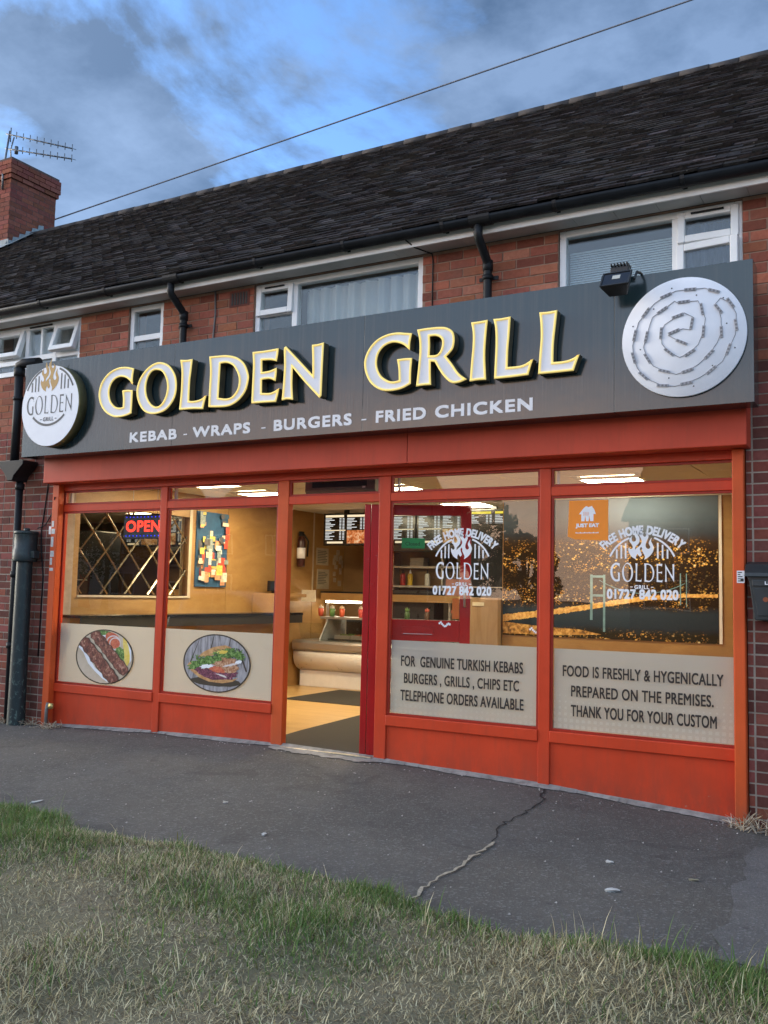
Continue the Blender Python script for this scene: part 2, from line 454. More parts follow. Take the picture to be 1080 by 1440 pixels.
SIGN_LETTERS=[('G',[[(-6.061,3.381,1),(-6.159,3.405,0),(-6.27,3.405,0),(-6.38,3.364,0),(-6.46,3.283,0),(-6.486,3.18,0),(-6.458,3.084,0),(-6.391,3.006,0),(-6.297,2.959,0),(-6.213,2.949,0),(-6.13,2.957,0),(-6.07,2.973,1),(-6.067,3.083,0),(-6.068,3.183,1),(-6.131,3.191,0),(-6.191,3.191,1),(-6.175,3.112,0),(-6.174,3.038,1),(-6.218,3.034,0),(-6.275,3.05,0),(-6.327,3.096,0),(-6.351,3.148,0),(-6.356,3.211,0),(-6.331,3.271,0),(-6.285,3.308,0),(-6.223,3.321,0),(-6.152,3.304,0),(-6.095,3.264,0),(-6.071,3.235,1),(-6.073,3.309,0)]]),('O',[[(-5.747,3.406,0),(-5.647,3.368,0),(-5.571,3.28,0),(-5.546,3.179,0),(-5.56,3.081,0),(-5.614,3.006,0),(-5.689,2.96,0),(-5.806,2.946,0),(-5.915,2.979,0),(-5.987,3.066,0),(-6.014,3.17,0),(-5.986,3.27,0),(-5.917,3.35,0),(-5.833,3.397,0)],[(-5.79,3.342,0),(-5.723,3.32,0),(-5.673,3.255,0),(-5.652,3.178,0),(-5.664,3.1,0),(-5.706,3.033,0),(-5.77,3.008,0),(-5.838,3.039,0),(-5.889,3.109,0),(-5.907,3.191,0),(-5.892,3.271,0),(-5.849,3.328,0)]]),('L',[[(-5.513,3.402,1),(-5.443,3.394,0),(-5.377,3.395,1),(-5.387,3.292,0),(-5.397,3.195,0),(-5.398,3.03,1),(-5.348,3.024,0),(-5.273,3.032,0),(-5.207,3.061,1),(-5.223,3.013,0),(-5.238,2.947,1),(-5.369,2.957,0),(-5.502,2.959,1),(-5.491,3.105,0),(-5.49,3.253,0),(-5.497,3.333,0)]]),('D',[[(-5.187,3.397,1),(-5.094,3.394,0),(-4.999,3.388,0),(-4.891,3.358,0),(-4.809,3.296,0),(-4.763,3.202,0),(-4.763,3.138,0),(-4.792,3.056,0),(-4.861,2.988,0),(-4.952,2.951,0),(-5.059,2.949,0),(-5.175,2.958,1),(-5.175,3.101,0),(-5.172,3.263,0)],[(-5.066,3.325,1),(-4.996,3.323,0),(-4.928,3.292,0),(-4.878,3.223,0),(-4.858,3.158,0),(-4.872,3.084,0),(-4.923,3.03,0),(-4.988,3.015,0),(-5.074,3.029,1),(-5.07,3.177,0)]]),('E',[[(-4.725,3.386,1),(-4.593,3.384,0),(-4.464,3.389,1),(-4.468,3.339,0),(-4.478,3.283,1),(-4.539,3.3,0),(-4.626,3.306,1),(-4.622,3.207,1),(-4.548,3.21,0),(-4.476,3.228,1),(-4.477,3.174,0),(-4.484,3.12,1),(-4.545,3.144,0),(-4.622,3.144,1),(-4.619,3.031,1),(-4.54,3.024,0),(-4.49,3.035,0),(-4.446,3.055,1),(-4.458,2.996,0),(-4.472,2.946,1),(-4.588,2.95,0),(-4.719,2.953,1),(-4.717,3.113,0),(-4.715,3.271,0)]]),('N',[[(-4.39,3.397,1),(-4.277,3.288,0),(-4.12,3.134,1),(-4.125,3.262,0),(-4.133,3.38,1),(-4.075,3.38,0),(-4.022,3.387,1),(-4.027,3.201,0),(-4.031,2.96,1),(-4.048,2.943,1),(-4.184,3.074,0),(-4.317,3.215,1),(-4.316,3.076,0),(-4.304,2.95,1),(-4.363,2.959,0),(-4.412,2.953,1),(-4.403,3.084,0),(-4.399,3.239,0),(-4.406,3.374,0)]]),('G',[[(-3.231,3.367,1),(-3.29,3.377,0),(-3.358,3.388,0),(-3.445,3.383,0),(-3.533,3.352,0),(-3.601,3.289,0),(-3.639,3.205,0),(-3.635,3.126,0),(-3.599,3.043,0),(-3.543,2.986,0),(-3.473,2.952,0),(-3.395,2.943,0),(-3.309,2.952,0),(-3.233,2.982,1),(-3.233,3.077,0),(-3.226,3.177,1),(-3.286,3.181,0),(-3.353,3.18,1),(-3.339,3.105,0),(-3.334,3.017,1),(-3.378,3.012,0),(-3.426,3.023,0),(-3.486,3.063,0),(-3.522,3.123,0),(-3.531,3.185,0),(-3.516,3.245,0),(-3.473,3.292,0),(-3.414,3.314,0),(-3.356,3.31,0),(-3.298,3.286,0),(-3.247,3.241,1),(-3.245,3.301,0)]]),('R',[[(-3.186,3.389,1),(-3.101,3.391,0),(-3.008,3.388,0),(-2.944,3.376,0),(-2.893,3.341,0),(-2.877,3.284,0),(-2.886,3.218,0),(-2.917,3.18,0),(-2.942,3.159,1),(-2.893,3.098,0),(-2.838,3.022,0),(-2.775,2.973,1),(-2.828,2.956,0),(-2.882,2.955,0),(-2.927,2.98,0),(-2.983,3.044,0),(-3.035,3.129,1),(-3.07,3.136,1),(-3.068,3.044,0),(-3.063,2.959,1),(-3.129,2.961,0),(-3.186,2.958,1),(-3.172,3.088,0),(-3.163,3.215,0),(-3.167,3.309,0)],[(-3.081,3.327,1),(-3.025,3.323,0),(-2.984,3.297,0),(-2.976,3.254,0),(-2.991,3.205,0),(-3.023,3.179,0),(-3.08,3.181,1),(-3.078,3.248,0)]]),('I',[[(-2.744,3.389,1),(-2.683,3.389,0),(-2.616,3.392,1),(-2.626,3.287,0),(-2.633,3.132,0),(-2.623,2.956,1),(-2.686,2.959,0),(-2.749,2.955,1),(-2.739,3.099,0),(-2.729,3.229,0),(-2.731,3.317,0)]]),('L',[[(-2.57,3.392,1),(-2.508,3.39,0),(-2.44,3.394,1),(-2.448,3.258,0),(-2.456,3.156,0),(-2.459,3.03,1),(-2.387,3.029,0),(-2.335,3.036,0),(-2.268,3.069,1),(-2.286,3.019,0),(-2.303,2.96,1),(-2.422,2.956,0),(-2.559,2.956,1),(-2.554,3.08,0),(-2.55,3.209,0),(-2.555,3.322,0)]]),('L',[[(-2.224,3.396,1),(-2.163,3.392,0),(-2.095,3.395,1),(-2.107,3.284,0),(-2.119,3.16,0),(-2.122,3.031,1),(-2.05,3.03,0),(-1.991,3.04,0),(-1.935,3.067,1),(-1.958,3.01,0),(-1.976,2.958,1),(-2.092,2.957,0),(-2.229,2.958,1),(-2.221,3.088,0),(-2.212,3.213,0),(-2.215,3.314,0)]])]
# ------------------------------------------------------------------ ground
def ground_z(x, y):
    """the pavement rises gently to the shop front"""
    h = float(np.interp(x, [-12, -8.2, -7.4, -6.1, -4.7, -3.7, -2.34, -1.03, 0.5, 4], [0.0, 0.02, 0.036, 0.085, 0.105, 0.088, 0.05, -0.022, -0.06, -0.06]))
    k = max(0.0, min(1.0, 1 + y / 2.4))
    return h * k * k * (3 - 2 * k)

def asphalt(name, base, light, crackle=True):
    m = new_mat(name); t = NT(m); v = t.coord()
    big = t.noise(v, 0.9, 5.0, 0.6); mid = t.noise(v, 6.0, 5.0, 0.65); fine = t.noise(v, 190.0, 3.0, 0.7)
    sp = t.vor(v, 85.0); grit = t.ramp(sp.outputs['Color'], [(0.70, 0.0), (0.84, 1.0)]); stain = t.ramp(t.noise(v, 2.6, 4.0, .6, .8), [(.60, 0.0), (.68, 1.0)]); gum = t.ramp(t.vor(v, 3.1).outputs['Distance'], [(.035, 1.0), (.05, 0.0)])
    col = t.mix(t.ramp(big, [(0.32, 0.0), (0.68, 1.0)]), base, light)
    col = t.mix(t.math('MULTIPLY', t.ramp(mid, [(0.45, 0.0), (0.75, 1.0)]), 0.5), col, tuple(c * 0.72 for c in base))
    col = t.mix(t.math('MULTIPLY', grit, 0.6), col, (0.23, 0.225, 0.215)); col = t.mix(t.math('MULTIPLY', stain, .4), col, tuple(c * .5 for c in base)); col = t.mix(t.math('MULTIPLY', gum, .5), col, (.05, .05, .05))
    col = t.mix(t.math('MULTIPLY', t.ramp(fine, [(0.35, 1.0), (0.6, 0.0)]), 0.45), col, (0.02, 0.02, 0.02))
    h = t.math('ADD', t.math('MULTIPLY', fine, 0.6), t.math('MULTIPLY', sp.outputs['Distance'], 0.6))
    h2 = t.math('MULTIPLY_ADD', mid, 1.2, h)
    t.out(t.pbr(col, 0.82, 0, t.bump(h2, 0.55, 0.006), 0.35)); MATS[name] = m; return m
M_asph = asphalt('pavement_asphalt', (0.096, 0.090, 0.079), (0.140, 0.131, 0.116))
M_patch = asphalt('patch_asphalt', (0.125, 0.12, 0.113), (0.18, 0.172, 0.162))
M_conc = simple('rough_concrete', (0.26, 0.25, 0.23), 0.9, var=0.35, scale=14, bump=0.6, bscale=70)
M_soil = None
def soil_mat():
    m = new_mat('dry_soil'); t = NT(m); v = t.coord()
    a = t.noise(v, 1.6, 5.0, 0.65); b = t.noise(v, 45.0, 4.0, 0.7)
    col = t.mix(t.ramp(a, [(0.35, 0.0), (0.65, 1.0)]), (0.20, 0.165, 0.10), (0.12, 0.12, 0.06))
    col = t.mix(t.math('MULTIPLY', b, 0.6), col, (0.28, 0.235, 0.155))
    t.out(t.pbr(col, 0.95, 0, t.bump(b, 0.8, 0.02), 0.2)); MATS['dry_soil'] = m; return m
M_soil = soil_mat()

def sheet(name, xs, ys, zf, mat, kind='structure'):
    mb = MB(); nx, ny = len(xs), len(ys)
    for j in ys:
        for i in xs: mb.v.append((i, j, zf(i, j)))
    for j in range(ny - 1):
        for i in range(nx - 1):
            a = j * nx + i; mb.f.append((a, a + 1, a + nx + 1, a + nx)); mb.m.append(0); mb.s.append(True); mb.tone.append(1)
    return tag(mb.build(name, mat), kind=kind)
sheet('ground', [-250, -60, 60, 250], [-250, -60, 60, 250], lambda x, y: -0.14, simple('earth', (0.10, 0.10, 0.06), 0.95, var=0.3, scale=1.0))
sheet('pavement', list(np.linspace(-20, 6, 105)), list(np.linspace(-3.1, 0.02, 27)), ground_z, M_asph)
def verge_edge(x):
    e = float(np.interp(x, [-20, -6.2, -5.1, -4.32, -3.62, -2.83, -2.17, -1.55, -0.97, -0.5, 6], [-2.4, -2.42, -2.44, -2.54, -2.53, -2.52, -2.64, -2.75, -2.69, -2.63, -2.6]))
    return e + 0.03 * math.sin(x * 5.1 + 0.6) + 0.018 * math.sin(x * 13.7) + 0.012 * math.sin(x * 31.0)
def verge_z(x, y):
    d = verge_edge(x) - y
    return 0.004 + 0.030 * min(1.0, max(0.0, d) / 0.25) + (0.012 * math.sin(x * 2.3 + y * 3.1) + 0.008 * math.sin(x * 6.1 - y * 4.7)) * min(1.0, max(0.0, d) / 0.3)
mbv = MB(); vx = np.linspace(-20, 6, 261); K = 34
for x in vx:
    for k in range(K):
        y = verge_edge(x) + (-7.6 - verge_edge(x)) * (k / (K - 1)) ** 1.6
        mbv.v.append((x, y, verge_z(x, y)))
for i in range(len(vx) - 1):
    for k in range(K - 1):
        a = i * K + k; mbv.f.append((a, a + 1, a + K + 1, a + K)); mbv.m.append(0); mbv.s.append(True); mbv.tone.append(1)
tag(mbv.build('grass_verge', M_soil), kind='structure')
sheet('road', [-60, -20, 20, 60], [-14.2, -7.75], lambda x, y: -0.09, asphalt('road_asphalt', (0.05, 0.05, 0.052), (0.075, 0.073, 0.072)))
mk = MB(); mk.box(-60, 60, -7.75, -7.6, -0.14, 0.03); tag(mk.build('kerb', M_conc, bevel=0.01), kind='structure')
sheet('far_pavement', [-60, 60], [-16.5, -14.2], lambda x, y: 0.02, M_patch)
sheet('front_lawn', [-60, 60], [-60, -16.5], lambda x, y: 0.02, simple('lawn_grass', (0.05, 0.085, 0.025), 0.95, var=0.4, scale=3))

# lighter patch, crack and concrete edging in the pavement
def flat_poly(mb, pts, dz, mat=0):
    mb.face([(x, y, ground_z(x, y) + dz) for x, y in pts], mat)
pb = MB()
xs = np.linspace(-0.86, 3.0, 24); ys = np.linspace(-2.55, -0.55, 14)
for i in range(len(xs) - 1):
    for j in range(len(ys) - 1):
        def ed(x, y): return (max(x, -0.86 + 0.07 * (-0.55 - y) + 0.025 * math.sin(y * 9) + 0.02 * math.sin(y * 23)), y)
        q = [ed(xs[i], ys[j]), ed(xs[i + 1], ys[j]), ed(xs[i + 1], ys[j + 1]), ed(xs[i], ys[j + 1])]
        if abs(q[0][0] - q[1][0]) + abs(q[2][0] - q[3][0]) < 1e-6: continue
        flat_poly(pb, q, 0.004)
tag(pb.build('pavement_patch', M_patch), kind='structure')

def wander(pts, n, amp, seed):
    rr = random.Random(seed); out = []
    for a, b in zip(pts[:-1], pts[1:]):
        for k in range(n):
            t = k / n; out.append((a[0] + (b[0] - a[0]) * t + rr.uniform(-amp, amp), a[1] + (b[1] - a[1]) * t + rr.uniform(-amp, amp)))
    out.append(pts[-1]); return out
def ribbon(mb, path, w, dz, seed, mat=0):
    rr = random.Random(seed); L = []; Rr = []
    for i, p in enumerate(path):
        a = path[max(0, i - 1)]; b = path[min(len(path) - 1, i + 1)]
        d = Vector((b[0] - a[0], b[1] - a[1])).normalized(); n = Vector((-d.y, d.x)); ww = (w(i / (len(path) - 1)) if callable(w) else w) * rr.uniform(0.45, 1.4)
        L.append((p[0] + n.x * ww, p[1] + n.y * ww)); Rr.append((p[0] - n.x * ww, p[1] - n.y * ww))
    for i in range(len(path) - 1): flat_poly(mb, [L[i], L[i + 1], Rr[i + 1], Rr[i]], dz, mat)
crack_path = wander([(-2.303, -0.06), (-2.204, -0.45), (-2.195, -0.80), (-2.215, -1.13), (-2.12, -1.5), (-2.085, -1.86), (-2.09, -2.2), (-2.06, -2.58)], 7, 0.022, 3)
cb = MB()
ribbon(cb, crack_path, lambda t: 0.0065 if t < 0.55 else 0.0035, 0.0045, 5, 0)
lp = crack_path[int(len(crack_path) * 0.56):]
ribbon(cb, lp, lambda t: 0.009, 0.0085, 8, 1)
tag(cb.build('pavement_crack', [simple('crack_dark', (0.012, 0.012, 0.012), 0.95), simple('crack_grit', (0.36, 0.31, 0.23), 0.95, var=0.4, scale=60, bump=0.8)]), kind='structure')
eb = MB(); rr = random.Random(11); xs = np.linspace(-7.5, -0.95, 110)
for i in range(len(xs) - 1):
    w0 = 0.045 + 0.03 * math.sin(xs[i] * 7) * math.sin(xs[i] * 2.3) + rr.uniform(-0.012, 0.012)
    w1 = 0.045 + 0.03 * math.sin(xs[i + 1] * 7) * math.sin(xs[i + 1] * 2.3)
    for a in (0,):
        eb.face([(xs[i], -w0, ground_z(xs[i], -0.05) + 0.005), (xs[i + 1], -w1, ground_z(xs[i + 1], -0.05) + 0.005), (xs[i + 1], 0.03, ground_z(xs[i + 1], 0) + 0.03), (xs[i], 0.03, ground_z(xs[i], 0) + 0.03)], 0)
tag(eb.build('concrete_edging', M_conc), kind='structure')
db = MB(); N = 40
pts = [(-4.74 + 1.06 * k / N, -0.155 - 0.02 * math.sin(k * 0.6) - 0.012 * math.sin(k * 1.7) + .09 * (abs(k / N - .5) * 2) ** 6) for k in range(N + 1)]
for k in range(N):
    a, b = pts[k], pts[k + 1]
    db.face([(a[0], a[1], ground_z(*a) + 0.006), (b[0], b[1], ground_z(*b) + 0.006), (b[0], 0.0, ground_z(b[0], 0) + 0.011), (a[0], 0.0, ground_z(a[0], 0) + 0.011)])
tag(db.build('door_apron', M_conc), kind='structure')

# ------------------------------------------------------------------ the terrace building
TERR = thing('terrace_building', (-4.2, 0.0, 0.0), 'long red brick terrace with dark tiled roof above the shop', 'building')
def brick_material(name, c1, c2):
    m = new_mat(name); t = NT(m); v = t.coord()
    f = t.noise(v, 30.0, 5.0, 0.65); g = t.noise(v, 2.2, 4.0, 0.6)
    a = t.n('ShaderNodeVertexColor', layer_name='tone')
    col = t.mix(t.ramp(f, [(0.3, 0.0), (0.7, 1.0)]), c1, c2)
    col = t.mix(1.0, col, a.outputs[0], 'MULTIPLY')
    col = t.mix(t.math('MULTIPLY', t.ramp(g, [(0.52, 0.0), (0.7, 1.0)]), 0.28), col, (0.10, 0.075, 0.065))
    t.out(t.pbr(col, 0.88, 0, t.bump(f, 0.5, 0.004), 0.25)); MATS[name] = m; return m
M_brick = brick_material('brick', (0.31, 0.094, 0.054), (0.42, 0.145, 0.086))
def mortar_mat(name, c):
    return simple(name, c, 0.95, var=0.22, scale=9, bump=0.5, bscale=90)
M_mort_hi = mortar_mat('mortar_pink', (0.33, 0.20, 0.14))
M_mort_lo = mortar_mat('mortar_buff', (0.40, 0.34, 0.27))
SPLIT = 3.0
holes = [(-7.52, -0.945, -0.2, 2.705),
         (-8.64, -7.31, 3.60, 4.163), (-6.645, -6.195, 2.95, 4.163), (-5.11, -3.40, 2.95, 4.163), (-2.257, -0.949, 2.95, 4.163), (0.6, 2.2, 2.95, 4.163), (-11.2, -9.6, 2.95, 4.163)]
WX0, WX1, WTOP = -18.0, 4.0, 4.168
def minus(x0, x1, cuts):
    segs = [(x0, x1)]
    for a, b in cuts:
        ns = []
        for p, q in segs:
            if b <= p or a >= q: ns.append((p, q)); continue
            if a > p: ns.append((p, a))
            if b < q: ns.append((b, q))
        segs = ns
    return segs
wb = MB()
zs = sorted({-0.2, WTOP, SPLIT} | {h[2] for h in holes} | {h[3] for h in holes})
for z0, z1 in zip(zs[:-1], zs[1:]):
    zc = (z0 + z1) / 2
    for a, b in minus(WX0, WX1, [(h[0], h[1]) for h in holes if h[2] < zc < h[3]]):
        wb.box(a, b, 0.0, 0.24, z0, z1, 1 if zc > SPLIT else 2)
rb = random.Random(21)
n_c = int((WTOP + 0.05) / 0.075)
for c in range(n_c + 1):
    z0 = -0.05 + c * 0.075; z1 = min(z0 + 0.065, WTOP - 0.002)
    if z1 - z0 < 0.02: continue
    zc = z0 + 0.03
    cuts = [(h[0], h[1]) for h in holes if h[2] < zc < h[3]]
    flem = zc < SPLIT
    x = WX0 + (0.1125 if c % 2 else 0.0); k = c
    while x < WX1 - 0.05:
        L = 0.225
        if flem and k % 2: L = 0.1125
        k += 1
        for a, b in minus(x, min(x + L - 0.010, WX1), cuts):
            if b - a < 0.015: continue
            q = rb.random()
            if zc > SPLIT:
                g = rb.uniform(0.74, 1.12); tn = (g, g * rb.uniform(0.92, 1.12), g * rb.uniform(0.92, 1.15))
                if q < 0.13: tn = (g * 0.64, g * 0.60, g * 0.66)
                elif q > .94: tn = (g * 1.1, g * 1.3, g * 1.4)
            else:
                g = rb.uniform(0.52, 0.80); tn = (g, g * rb.uniform(0.85, 1.0), g * rb.uniform(0.95, 1.3))
                if q < 0.22: tn = (g * 0.62, g * 0.66, g * 0.85)
            d = rb.uniform(0.0028, 0.0065)
            wb.box(a + rb.uniform(0, .002), b - rb.uniform(0, .002), -d, 0.0015, z0 + rb.uniform(0, .002), z1, 0, tone=tn)
        x += L
wb.build('brick_wall', [M_brick, M_mort_hi, M_mort_lo], TERR, tone=True)

# rear of the house and the dark upper rooms
M_dark = simple('room_dark', (0.06, 0.058, 0.055), 0.95)
M_plaster = simple('room_plaster', (0.14, 0.135, 0.125), 0.95, var=0.06)
ub = MB()
ub.box(WX0, WX1, 7.0, 7.24, -0.2, 4.3); ub.box(WX0, WX0 + .2, 0.24, 7.0, -0.2, 4.3); ub.box(WX1 - .2, WX1, 0.24, 7.0, -0.2, 4.3)
ub.build('rear_wall', M_mort_lo, TERR)
ub = MB()
ub.box(WX0 + .2, WX1 - .2, 0.245, 6.99, 2.66, 2.74); ub.box(WX0 + .2, WX1 - .2, 0.245, 6.99, 4.17, 4.22)
ub.box(WX0 + .2, WX1 - .2, 3.2, 3.3, 2.745, 4.165)
for x in (-9.1, -7.0, -5.6, -2.8, -0.1): ub.box(x, x + .1, 0.245, 3.195, 2.745, 4.165)
ub.build('upper_rooms', M_plaster, TERR)

# eaves
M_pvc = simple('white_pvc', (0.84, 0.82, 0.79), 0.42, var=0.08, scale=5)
M_pvcw = simple('window_pvc', (0.88, 0.88, 0.87), 0.35, var=0.05, scale=6)
M_black = simple('black_plastic', (0.014, 0.0145, 0.016), 0.5, var=0.3, scale=8, spec=.25)
sb = MB()
for k in range(int((WX1 - WX0) / 0.3)):
    x = WX0 + k * 0.3; sb.box(x + .0015, x + .2985, -0.178, -0.004, 4.170, 4.184)
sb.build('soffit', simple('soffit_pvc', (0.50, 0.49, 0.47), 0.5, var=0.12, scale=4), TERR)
sb = MB(); sb.box(WX0, WX1, -0.200, -0.181, 4.160, 4.300); sb.build('fascia_trim', M_pvc, TERR, bevel=0.003)
gb = MB()
prof = [(-0.262 + 0.056 * math.cos(a), 4.262 + 0.056 * math.sin(a)) for a in np.linspace(PI, 2 * PI, 11)]
prof2 = [(-0.262 + 0.050 * math.cos(a), 4.262 + 0.050 * math.sin(a)) for a in np.linspace(2 * PI, PI, 11)]
gb.prism(prof + prof2, WX0, WX1, 0, 'yz', True)
for x in list(np.arange(-17.5, 4, 0.9)):
    gb.prism([(-0.262 + 0.061 * math.cos(a), 4.262 + 0.061 * math.sin(a)) for a in np.linspace(PI * 0.97, 2.03 * PI, 9)], x, x + 0.028, 0, 'yz')
    gb.box(x, x + .028, -0.205, -0.1985, 4.215, 4.275)
for x in (-5.93, -2.86): gb.prism([(-0.262 + 0.064 * math.cos(a), 4.262 + 0.064 * math.sin(a)) for a in np.linspace(PI * 0.97, 2.03 * PI, 11)], x, x + 0.17, 0, 'yz')
gb.build('gutter', M_black, TERR)

# roof: every plain tile laid on the slope
SL = 0.755; RY0, RZ0 = -0.275, 4.292; RYR = 3.5; RZR = RZ0 + SL * (RYR - RY0)
U_ = Vector((0, 1, SL)).normalized(); Nn = Vector((0, -SL, 1)).normalized()
def roof_pt(x, s, h): p = Vector((x, RY0, RZ0)) + U_ * s + Nn * h; return (p.x, p.y, p.z)
RL = (Vector((0, RYR, RZR)) - Vector((0, RY0, RZ0))).length
def tile_mat():
    m = new_mat('roof_tile'); t = NT(m); v = t.coord()
    f = t.noise(v, 26.0, 5.0, 0.7); g = t.noise(v, 1.1, 4.0, 0.6); l = t.vor(v, 17.0)
    a = t.n('ShaderNodeVertexColor', layer_name='tone')
    col = t.mix(t.ramp(f, [(0.3, 0.0), (0.75, 1.0)]), (0.024, 0.021, 0.0205), (0.060, 0.053, 0.051))
    col = t.mix(1.0, col, a.outputs[0], 'MULTIPLY')
    col = t.mix(t.math('MULTIPLY', t.ramp(g, [(0.5, 0.0), (0.68, 1.0)]), 0.45), col, (0.055, 0.046, 0.036))
    li = t.math('MULTIPLY', t.ramp(l.outputs['Distance'], [(0.05, 1.0), (0.13, 0.0)]), t.ramp(t.noise(v, 7.0, 3.0), [(0.56, 0.0), (0.68, 1.0)]))
    col = t.mix(t.math('MULTIPLY', li, 0.75), col, (0.26, 0.25, 0.22))
    t.out(t.pbr(col, 0.95, 0, t.bump(f, 1.0, 0.012), 0.06)); MATS['roof_tile'] = m; return m
tb = MB(); rt = random.Random(5); TW, GA = 0.162, 0.090
ncourse = int(RL / GA) + 1
for c in range(ncourse):
    s0 = c * GA; s1 = min(s0 + GA + 0.02, RL)
    off = TW / 2 if c % 2 else 0
    sag = 0.006 * math.sin(c * 1.7)
    for k in range(int((WX1 - WX0 + 0.4) / TW) + 1):
        x0 = WX0 - 0.2 + off + k * TW; x1 = x0 + TW - rt.uniform(0.002, 0.007)
        h = 0.017 + rt.uniform(-0.006, 0.009) + sag * 0.3; hl = h + rt.uniform(-0.005, 0.005); dy = rt.uniform(-0.007, 0.007)
        g = rt.uniform(0.55, 1.25)
        if rt.random() < 0.07: g *= 1.7
        tn = (g * rt.uniform(.95, 1.1), g, g * rt.uniform(.92, 1.05))
        A = roof_pt(x0, s0 + dy, h); B = roof_pt(x1, s0 + dy, hl); Cc = roof_pt(x1, s1, 0.004); D = roof_pt(x0, s1, 0.004)
        E = roof_pt(x0, s0 + dy, h - 0.018); F = roof_pt(x1, s0 + dy, hl - 0.018)
        i = len(tb.v); tb.v += [A, B, Cc, D, E, F]
        for f in ((0, 1, 2, 3), (4, 5, 1, 0), (4, 0, 3), (1, 5, 2)):
            tb.f.append(tuple(i + q for q in f)); tb.m.append(0); tb.s.append(False); tb.tone.append(tn)
tb.face([roof_pt(WX0 - .2, 0, -0.012), roof_pt(WX1 + .2, 0, -0.012), roof_pt(WX1 + .2, RL, -0.012), roof_pt(WX0 - .2, RL, -0.012)], 0, tone=0.5)
tb.face([(WX0 - .2, RYR, RZR), (WX1 + .2, RYR, RZR), (WX1 + .2, 7.45, RZ0), (WX0 - .2, 7.45, RZ0)], 0)
M_tile = tile_mat()
roof = tb.build('roof', M_tile, TERR, recalc=False, tone=True)
rg = MB(); x = WX0 - .2; k = 0
while x < WX1:
    L = 0.31; r = 0.085 + rt.uniform(-.004, .004)
    rg.prism([(RYR + r * math.cos(a), RZR - 0.045 + r * math.sin(a)) for a in np.linspace(-0.2, PI + 0.2, 10)], x, x + L - .006, 0, 'yz', True); x += L
rg.build('ridge_tiles', simple('ridge_tile', (0.06, 0.05, 0.045), 0.9, var=0.3), roof)

# chimney
ch = MB(); CX1, CX0, CY0, CY1 = -12.46, -13.7, 3.03, 3.93; zb = 6.2; zt = 7.93
ch.box(CX0, CX1, CY0, CY1, zb, zt + 0.30, 1)
rc = random.Random(9)
for c in range(int((zt + .3 - zb) / 0.075)):
    z0 = zb + c * 0.075; out = 0.0 if z0 < zt - 0.01 else (0.03 if z0 < zt + 0.06 else 0.05)
    for side in (0, 1):
        L0, L1 = ((CX0 - out, CX1 + out) if side == 0 else (CY0 - out, CY1 + out)); p = L0 + (0.1125 if (c + side) % 2 else 0); st = [L0] if p > L0 else []
        if st: p0 = L0
        xs_ = []
        if p > L0: xs_.append((L0, p - .01))
        while p < L1: xs_.append((p, min(p + .215, L1))); p += .225
        for a, b in xs_:
            g = rc.uniform(0.55, 0.85); tn = (g, g * rc.uniform(.85, 1.05), g * rc.uniform(.9, 1.2)); d = out + rc.uniform(.003, .006)
            if side == 0: ch.box(a, b, CY0 - d, CY0 + .05, z0, z0 + .066, 0, tone=tn)
            else: ch.box(CX1 - .05, CX1 + d - .001, a + .001, b, z0 + .001, z0 + .067, 0, tone=tn)
ch.box(CX0 - .03, CX1 + .03, CY0 - .03, CY1 + .03, zt + .30, zt + .335, 1)
chim = ch.build('chimney', [M_brick, mortar_mat('mortar_sooty', (0.13, 0.085, 0.07))], TERR, tone=True)
fl = MB(); s_ = CY0 - 0.1
for k in range(6):
    y = CY0 - 0.06 + k * 0.12; z = RZ0 + SL * (y - RY0)
    fl.prism([(y, z + 0.01), (y + .13, z + .01 + .12 * SL), (y + .13, z + .17), (y + 0.03, z + .15)], CX1 + .009 + k * .0006, CX1 + .013 + k * .0006, 0, 'yz')
yf = CY0 - 0.02; zf = RZ0 + SL * (yf - RY0)
fl.box(CX0, CX1 + .05, yf - 0.012, yf - 0.005, zf - 0.02, zf + .13)
fl.face([(CX0, yf - .16, zf - .16 * SL + .05), (CX1 + .10, yf - .16, zf - .16 * SL + .05), (CX1 + .10, yf - .01, zf + .05), (CX0, yf - .01, zf + .05)])
fl.face([(CX1 + .014, CY0 - .1, RZ0 + SL * (CY0 - .1 - RY0) + .05), (CX1 + .13, CY0 - .1, RZ0 + SL * (CY0 - .1 - RY0) + .05), (CX1 + .13, 3.48, RZ0 + SL * (3.48 - RY0) + .05), (CX1 + .014, 3.48, RZ0 + SL * (3.48 - RY0) + .05)])
fl.build('lead_flashing', simple('lead', (0.30, 0.33, 0.33), 0.6, var=0.25, scale=10), chim)

